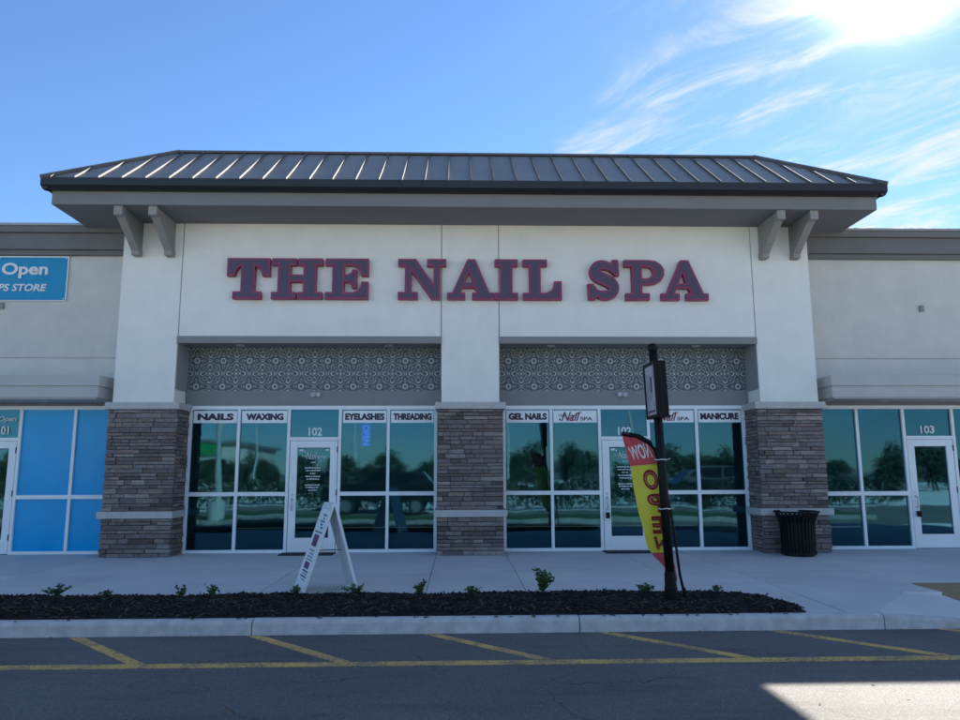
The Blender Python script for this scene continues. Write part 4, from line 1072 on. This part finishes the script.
# ------------------------------------------------------------------ across the drive, behind the viewer: what the panes mirror
isl = struct(bpy.data.objects.new('kerb_island', None)); COL.objects.link(isl); isl.location = (0, -11, ROAD)
for k in range(9):
    xa = -17 + k * 3.4; MB().prism([(-9.5, -.3), (-9.5, -.01), (-9.46, 0), (-9.36, 0), (-9.36, -.3)], 'x', xa + .006, xa + 3.394).build('kerb_section', 'kerb_old', isl)
gm_ = MB(); rg = random.Random(2)
for i in range(81):
    for j in range(9): gm_.v.append((-17 + 30.6 * i / 80, -12.2 + 2.7 * j / 8, -.02 + rg.uniform(0, .05) if 0 < j < 8 else -.03))
for i in range(80):
    for j in range(8): a = i * 9 + j; gm_.f.append((a, a + 9, a + 10, a + 1))
gs = gm_.build('grass_verge', 'grass', isl)
lot = struct(bpy.data.objects.new('parking_lot', None)); COL.objects.link(lot); lot.location = (0, -30, ROAD)  # pale slabs laid over the asphalt, added as bounce for the shaded walls
for i in range(20):
    for j in range(6):
        xa, ya = -80 + i * 8, -66 + j * 8
        box('paving_slab', 'lot_bounce_pale', lot, xa + .01, xa + 7.99, ya + .01, ya + 7.99, ROAD - .1, ROAD + .012)
for i in range(-7, 8):
    xa = i * 2.9
    struct(box('painted_line', 'sign_white', lot, xa - .05, xa + .05, -30.5, -25.5, ROAD - .02, ROAD + .016))
# hedges between the verge and the car park
def hedge_mesh(seed):
    rr_ = random.Random(seed); hb = MB(); st2 = MB()
    for q in range(8): st2.tube([(-1.4 + q * .4, rr_.uniform(-.1, .1), -.05), (-1.4 + q * .4 + rr_.uniform(-.1, .1), rr_.uniform(-.2, .2), .7)], [.02, .008], 5)
    for q in range(1500):
        x = rr_.uniform(-1.6, 1.6); y = rr_.gauss(0, .26); z = .08 + rr_.random() ** .7 * (.82 + .12 * math.sin(x * 3 + seed))
        leaf_into(hb, Vector((x, y, z)), Vector((rr_.gauss(0, 1), rr_.gauss(0, 1), rr_.gauss(0, .8))), rr_.uniform(.09, .17), rr_.uniform(.035, .06), rr_)
    return st2.mesh('stem', 'stem'), hb.mesh('foliage', 'tree_leaf')
hms = [hedge_mesh(1), hedge_mesh(2)]
for k in range(13):
    xh = -21 + k * 3.3
    if abs(xh + 3.4) < 0: continue
    t = thing('hedge_bush', 'clipped dark green hedge bush between the grass verge and the car park', 'hedge', (xh, -18.9 + .1 * (k % 3), ROAD), 'hedge bushes by the car park')
    t.scale = (1.05, 1.2, 1.25 + .2 * math.sin(k * 2.3))
    for nm, me_ in zip(('stem', 'foliage'), hms[k % 2]):
        o = bpy.data.objects.new(nm, me_); COL.objects.link(o); o.parent = t

def tree_mesh(seed, h):
    rr_ = random.Random(seed); tr = MB(); cr = MB()
    th_ = h * .35; tr.tube([(0, 0, -.2), (.05, 0, th_ * .5), (0, .05, th_), (.1, 0, h * .8)], [.16, .13, .11, .03], 8)
    cl2 = []
    for k in range(13):
        a = rr_.uniform(0, 6.28); r_ = h * rr_.uniform(.1, .3); c = Vector((math.cos(a) * r_, math.sin(a) * r_, h * rr_.uniform(.22, .85)))
        tr.tube([(0, 0, th_ * rr_.uniform(.7, 1)), tuple(c * .6 + Vector((0, 0, h * .2))), tuple(c)], [.07, .045, .015], 5); cl2.append((c, h * rr_.uniform(.13, .22)))
    for c, r_ in cl2:
        for q in range(190):
            d = Vector((rr_.gauss(0, 1), rr_.gauss(0, 1), rr_.gauss(0, .8))).normalized() * r_ * rr_.uniform(.35, 1.05)
            leaf_into(cr, c + d, Vector((rr_.gauss(0, 1), rr_.gauss(0, 1), rr_.gauss(0, .7))), rr_.uniform(.25, .5), rr_.uniform(.08, .17), rr_)
    return tr.mesh('trunk', 'bark'), cr.mesh('crown', 'tree_leaf')
tms = [tree_mesh(s_, h_) for s_, h_ in ((1, 6.0), (2, 7.5), (3, 5.0))]
rt_ = random.Random(11)
for k in range(84):
    x = -64 + k * 1.53 + rt_.uniform(-1.5, 1.5); y = -rt_.uniform(34, 52)
    t = thing('shade_tree', 'broadleaf tree in the row beyond the car park, mirrored in the panes', 'tree', (x, y, ROAD), 'trees beyond the car park')
    a, b = tms[k % 3]; s_ = rt_.uniform(.38, .60)
    for nm, me_ in (('trunk', a), ('crown', b)):
        o = bpy.data.objects.new(nm, me_); COL.objects.link(o); o.parent = t
    t.scale = (s_, s_, s_); t.rotation_euler = (0, 0, rt_.uniform(0, 6.28))
# lamp posts
def lamp_post(x, y, h, r_, lab):
    t = thing('lamp_post', lab, 'lamp post', (x, y, ROAD), 'lamp posts in the car park')
    MB().tube([(x, y, ROAD), (x, y, ROAD + .7)], .26, 14).build('footing', 'pole_metal', t)
    MB().tube([(x, y, ROAD + .7), (x, y, h)], [r_, r_ * .6], 10).build('pole', 'pole_metal', t)
    MB().tube([(x - .02, y, h - .1), (x + .7, y, h)], .04, 6).build('arm', 'pole_metal', t)
    box('lamp_head', 'pole_metal', t, x + .6, x + 1.2, y - .16, y + .16, h - .04, h + .06)
lamp_post(-8.2, -9.95, 9, .11, 'pale lamp post standing on the grass verge across the drive')
lamp_post(-15.8, -42, 8, .10, 'pale lamp post in the car park before the trees, west side')
lamp_post(-8.9, -44, 8.5, .09, 'pale lamp post in the car park before the trees, middle')
lamp_post(3.1, -30, 8, .10, 'pale lamp post in the car park behind the dark car')
lamp_post(9.4, -26, 8, .10, 'pale lamp post in the car park before the trees, east side')

def car(x, y, rot, paint, L, Wd, Hh, lab, van=False):
    t = thing('parked_car', lab, 'car', (x, y, ROAD))
    prof = [(-.5, .28), (-.5, .52), (-.47, .60), (-.20, .64), (-.06, .98), (.02, 1.0), (.34, .985), (.46, .66), (.5, .60), (.5, .28)] if not van else [(-.5, .25), (-.5, .48), (-.44, .58), (-.30, .95), (-.22, 1), (.48, 1), (.5, .95), (.5, .25)]
    bm = bmesh.new()
    zs = lambda z: z * Hh
    rows = []
    for (px, pz_) in prof:
        wv = Wd / 2 * (1 if pz_ < .66 else 1 - .34 * (pz_ - .66))
        rows.append([bm.verts.new((px * L, sgn * wv, zs(pz_))) for sgn in (-1, -.33, .33, 1)])
    n_ = len(rows)
    for i in range(n_):
        for j in range(3): bm.faces.new((rows[i][j], rows[i][j + 1], rows[(i + 1) % n_][j + 1], rows[(i + 1) % n_][j]))
    for j in (0, 3): bm.faces.new([r[j] for r in (rows if j else rows[::-1])])
    bmesh.ops.recalc_face_normals(bm, faces=bm.faces[:])
    bmesh.ops.bevel(bm, geom=bm.edges[:], offset=.035, segments=2, affect='EDGES')
    me_ = bpy.data.meshes.new('body'); bm.to_mesh(me_); bm.free(); me_.materials.append(M[paint])
    def add(nm, mesh, par=t):
        o = bpy.data.objects.new(nm, mesh); COL.objects.link(o); o.parent = par; return o
    body = add('body', me_)
    if not van:
        wins = [[(-.165, .67), (-.06, .95), (.08, .95), (.08, .67)], [(.10, .67), (.10, .95), (.30, .94), (.40, .68)]]
    else: wins = [[(-.40, .60), (-.31, .90), (-.12, .90), (-.12, .60)]]
    for sgn in (-1, 1):
        for wq in wins:
            mm = MB()
            f1 = [(px * L, sgn * (Wd / 2 * (1 - .34 * max(0, pz_ - .66)) + .004), zs(pz_)) for px, pz_ in wq]; f0 = [(a_, b_ - sgn * .03, c_) for a_, b_, c_ in f1]
            add('window', mm.hexa(f0, f1).mesh('window', 'car_glass'))
    (a0, b0), (a1, b1) = ((-.19, .66), (-.075, .95)) if not van else ((-.425, .61), (-.315, .92))
    d_ = Vector((-(b1 - b0) * Hh, 0, (a1 - a0) * L)).normalized() * .02
    f0 = [Vector((a0 * L, -Wd * .43, b0 * Hh)), Vector((a0 * L, Wd * .43, b0 * Hh)), Vector((a1 * L, Wd * .39, b1 * Hh)), Vector((a1 * L, -Wd * .39, b1 * Hh))]
    add('windscreen', MB().hexa([p - d_ for p in f0], [p + d_ for p in f0]).mesh('windscreen', 'car_glass'))
    for sgn in (-1, 1):
        add('headlight', MB().box(-.5 * L - .012, -.5 * L + .1, *sorted((sgn * Wd * .26, sgn * Wd * .44)), Hh * .42, Hh * .50).mesh('headlight', 'car_lamp', bevel=.01))
        for px in (-.31, .31):
            wc = (px * L, sgn * Wd * .44, .34)
            ty = add('wheel', MB().tube([(wc[0], wc[1] - .11, .34), (wc[0], wc[1] + .11, .34)], .34, 24).mesh('wheel', 'tyre'))
            add('rim', MB().tube([(wc[0], wc[1] - .118, .34), (wc[0], wc[1] + .118, .34)], .21, 16).mesh('rim', 'rim'), ty)
    t.rotation_euler = (0, 0, rot)
car(-3.4, -16.4, 0, 'car_dark', 4.7, 1.85, 1.72, 'dark sport utility car parked beyond the grass verge')
car(13, -21.5, R(180), 'car_dark', 5.2, 1.9, 1.8, 'dark car parked across from the unit 103 door')
# low store with a green fascia
st_ = thing('far_store', 'low tan store with a green fascia band beyond the car park', 'building', (-31, -66, ROAD))
box('wall', 'store_wall', st_, -40, -22, -72, -60, ROAD, 4.2); box('roof', 'cornice', st_, -40.4, -21.6, -72.4, -59.6, 4.2, 4.5)
box('fascia_band', 'store_green', st_, -36, -24, -59.98, -59.7, 3.0, 4.1)
for k in range(4): box('window', 'car_glass', st_, -38.5 + k * 4, -35.5 + k * 4, -59.99, -59.9, .4, 2.6)
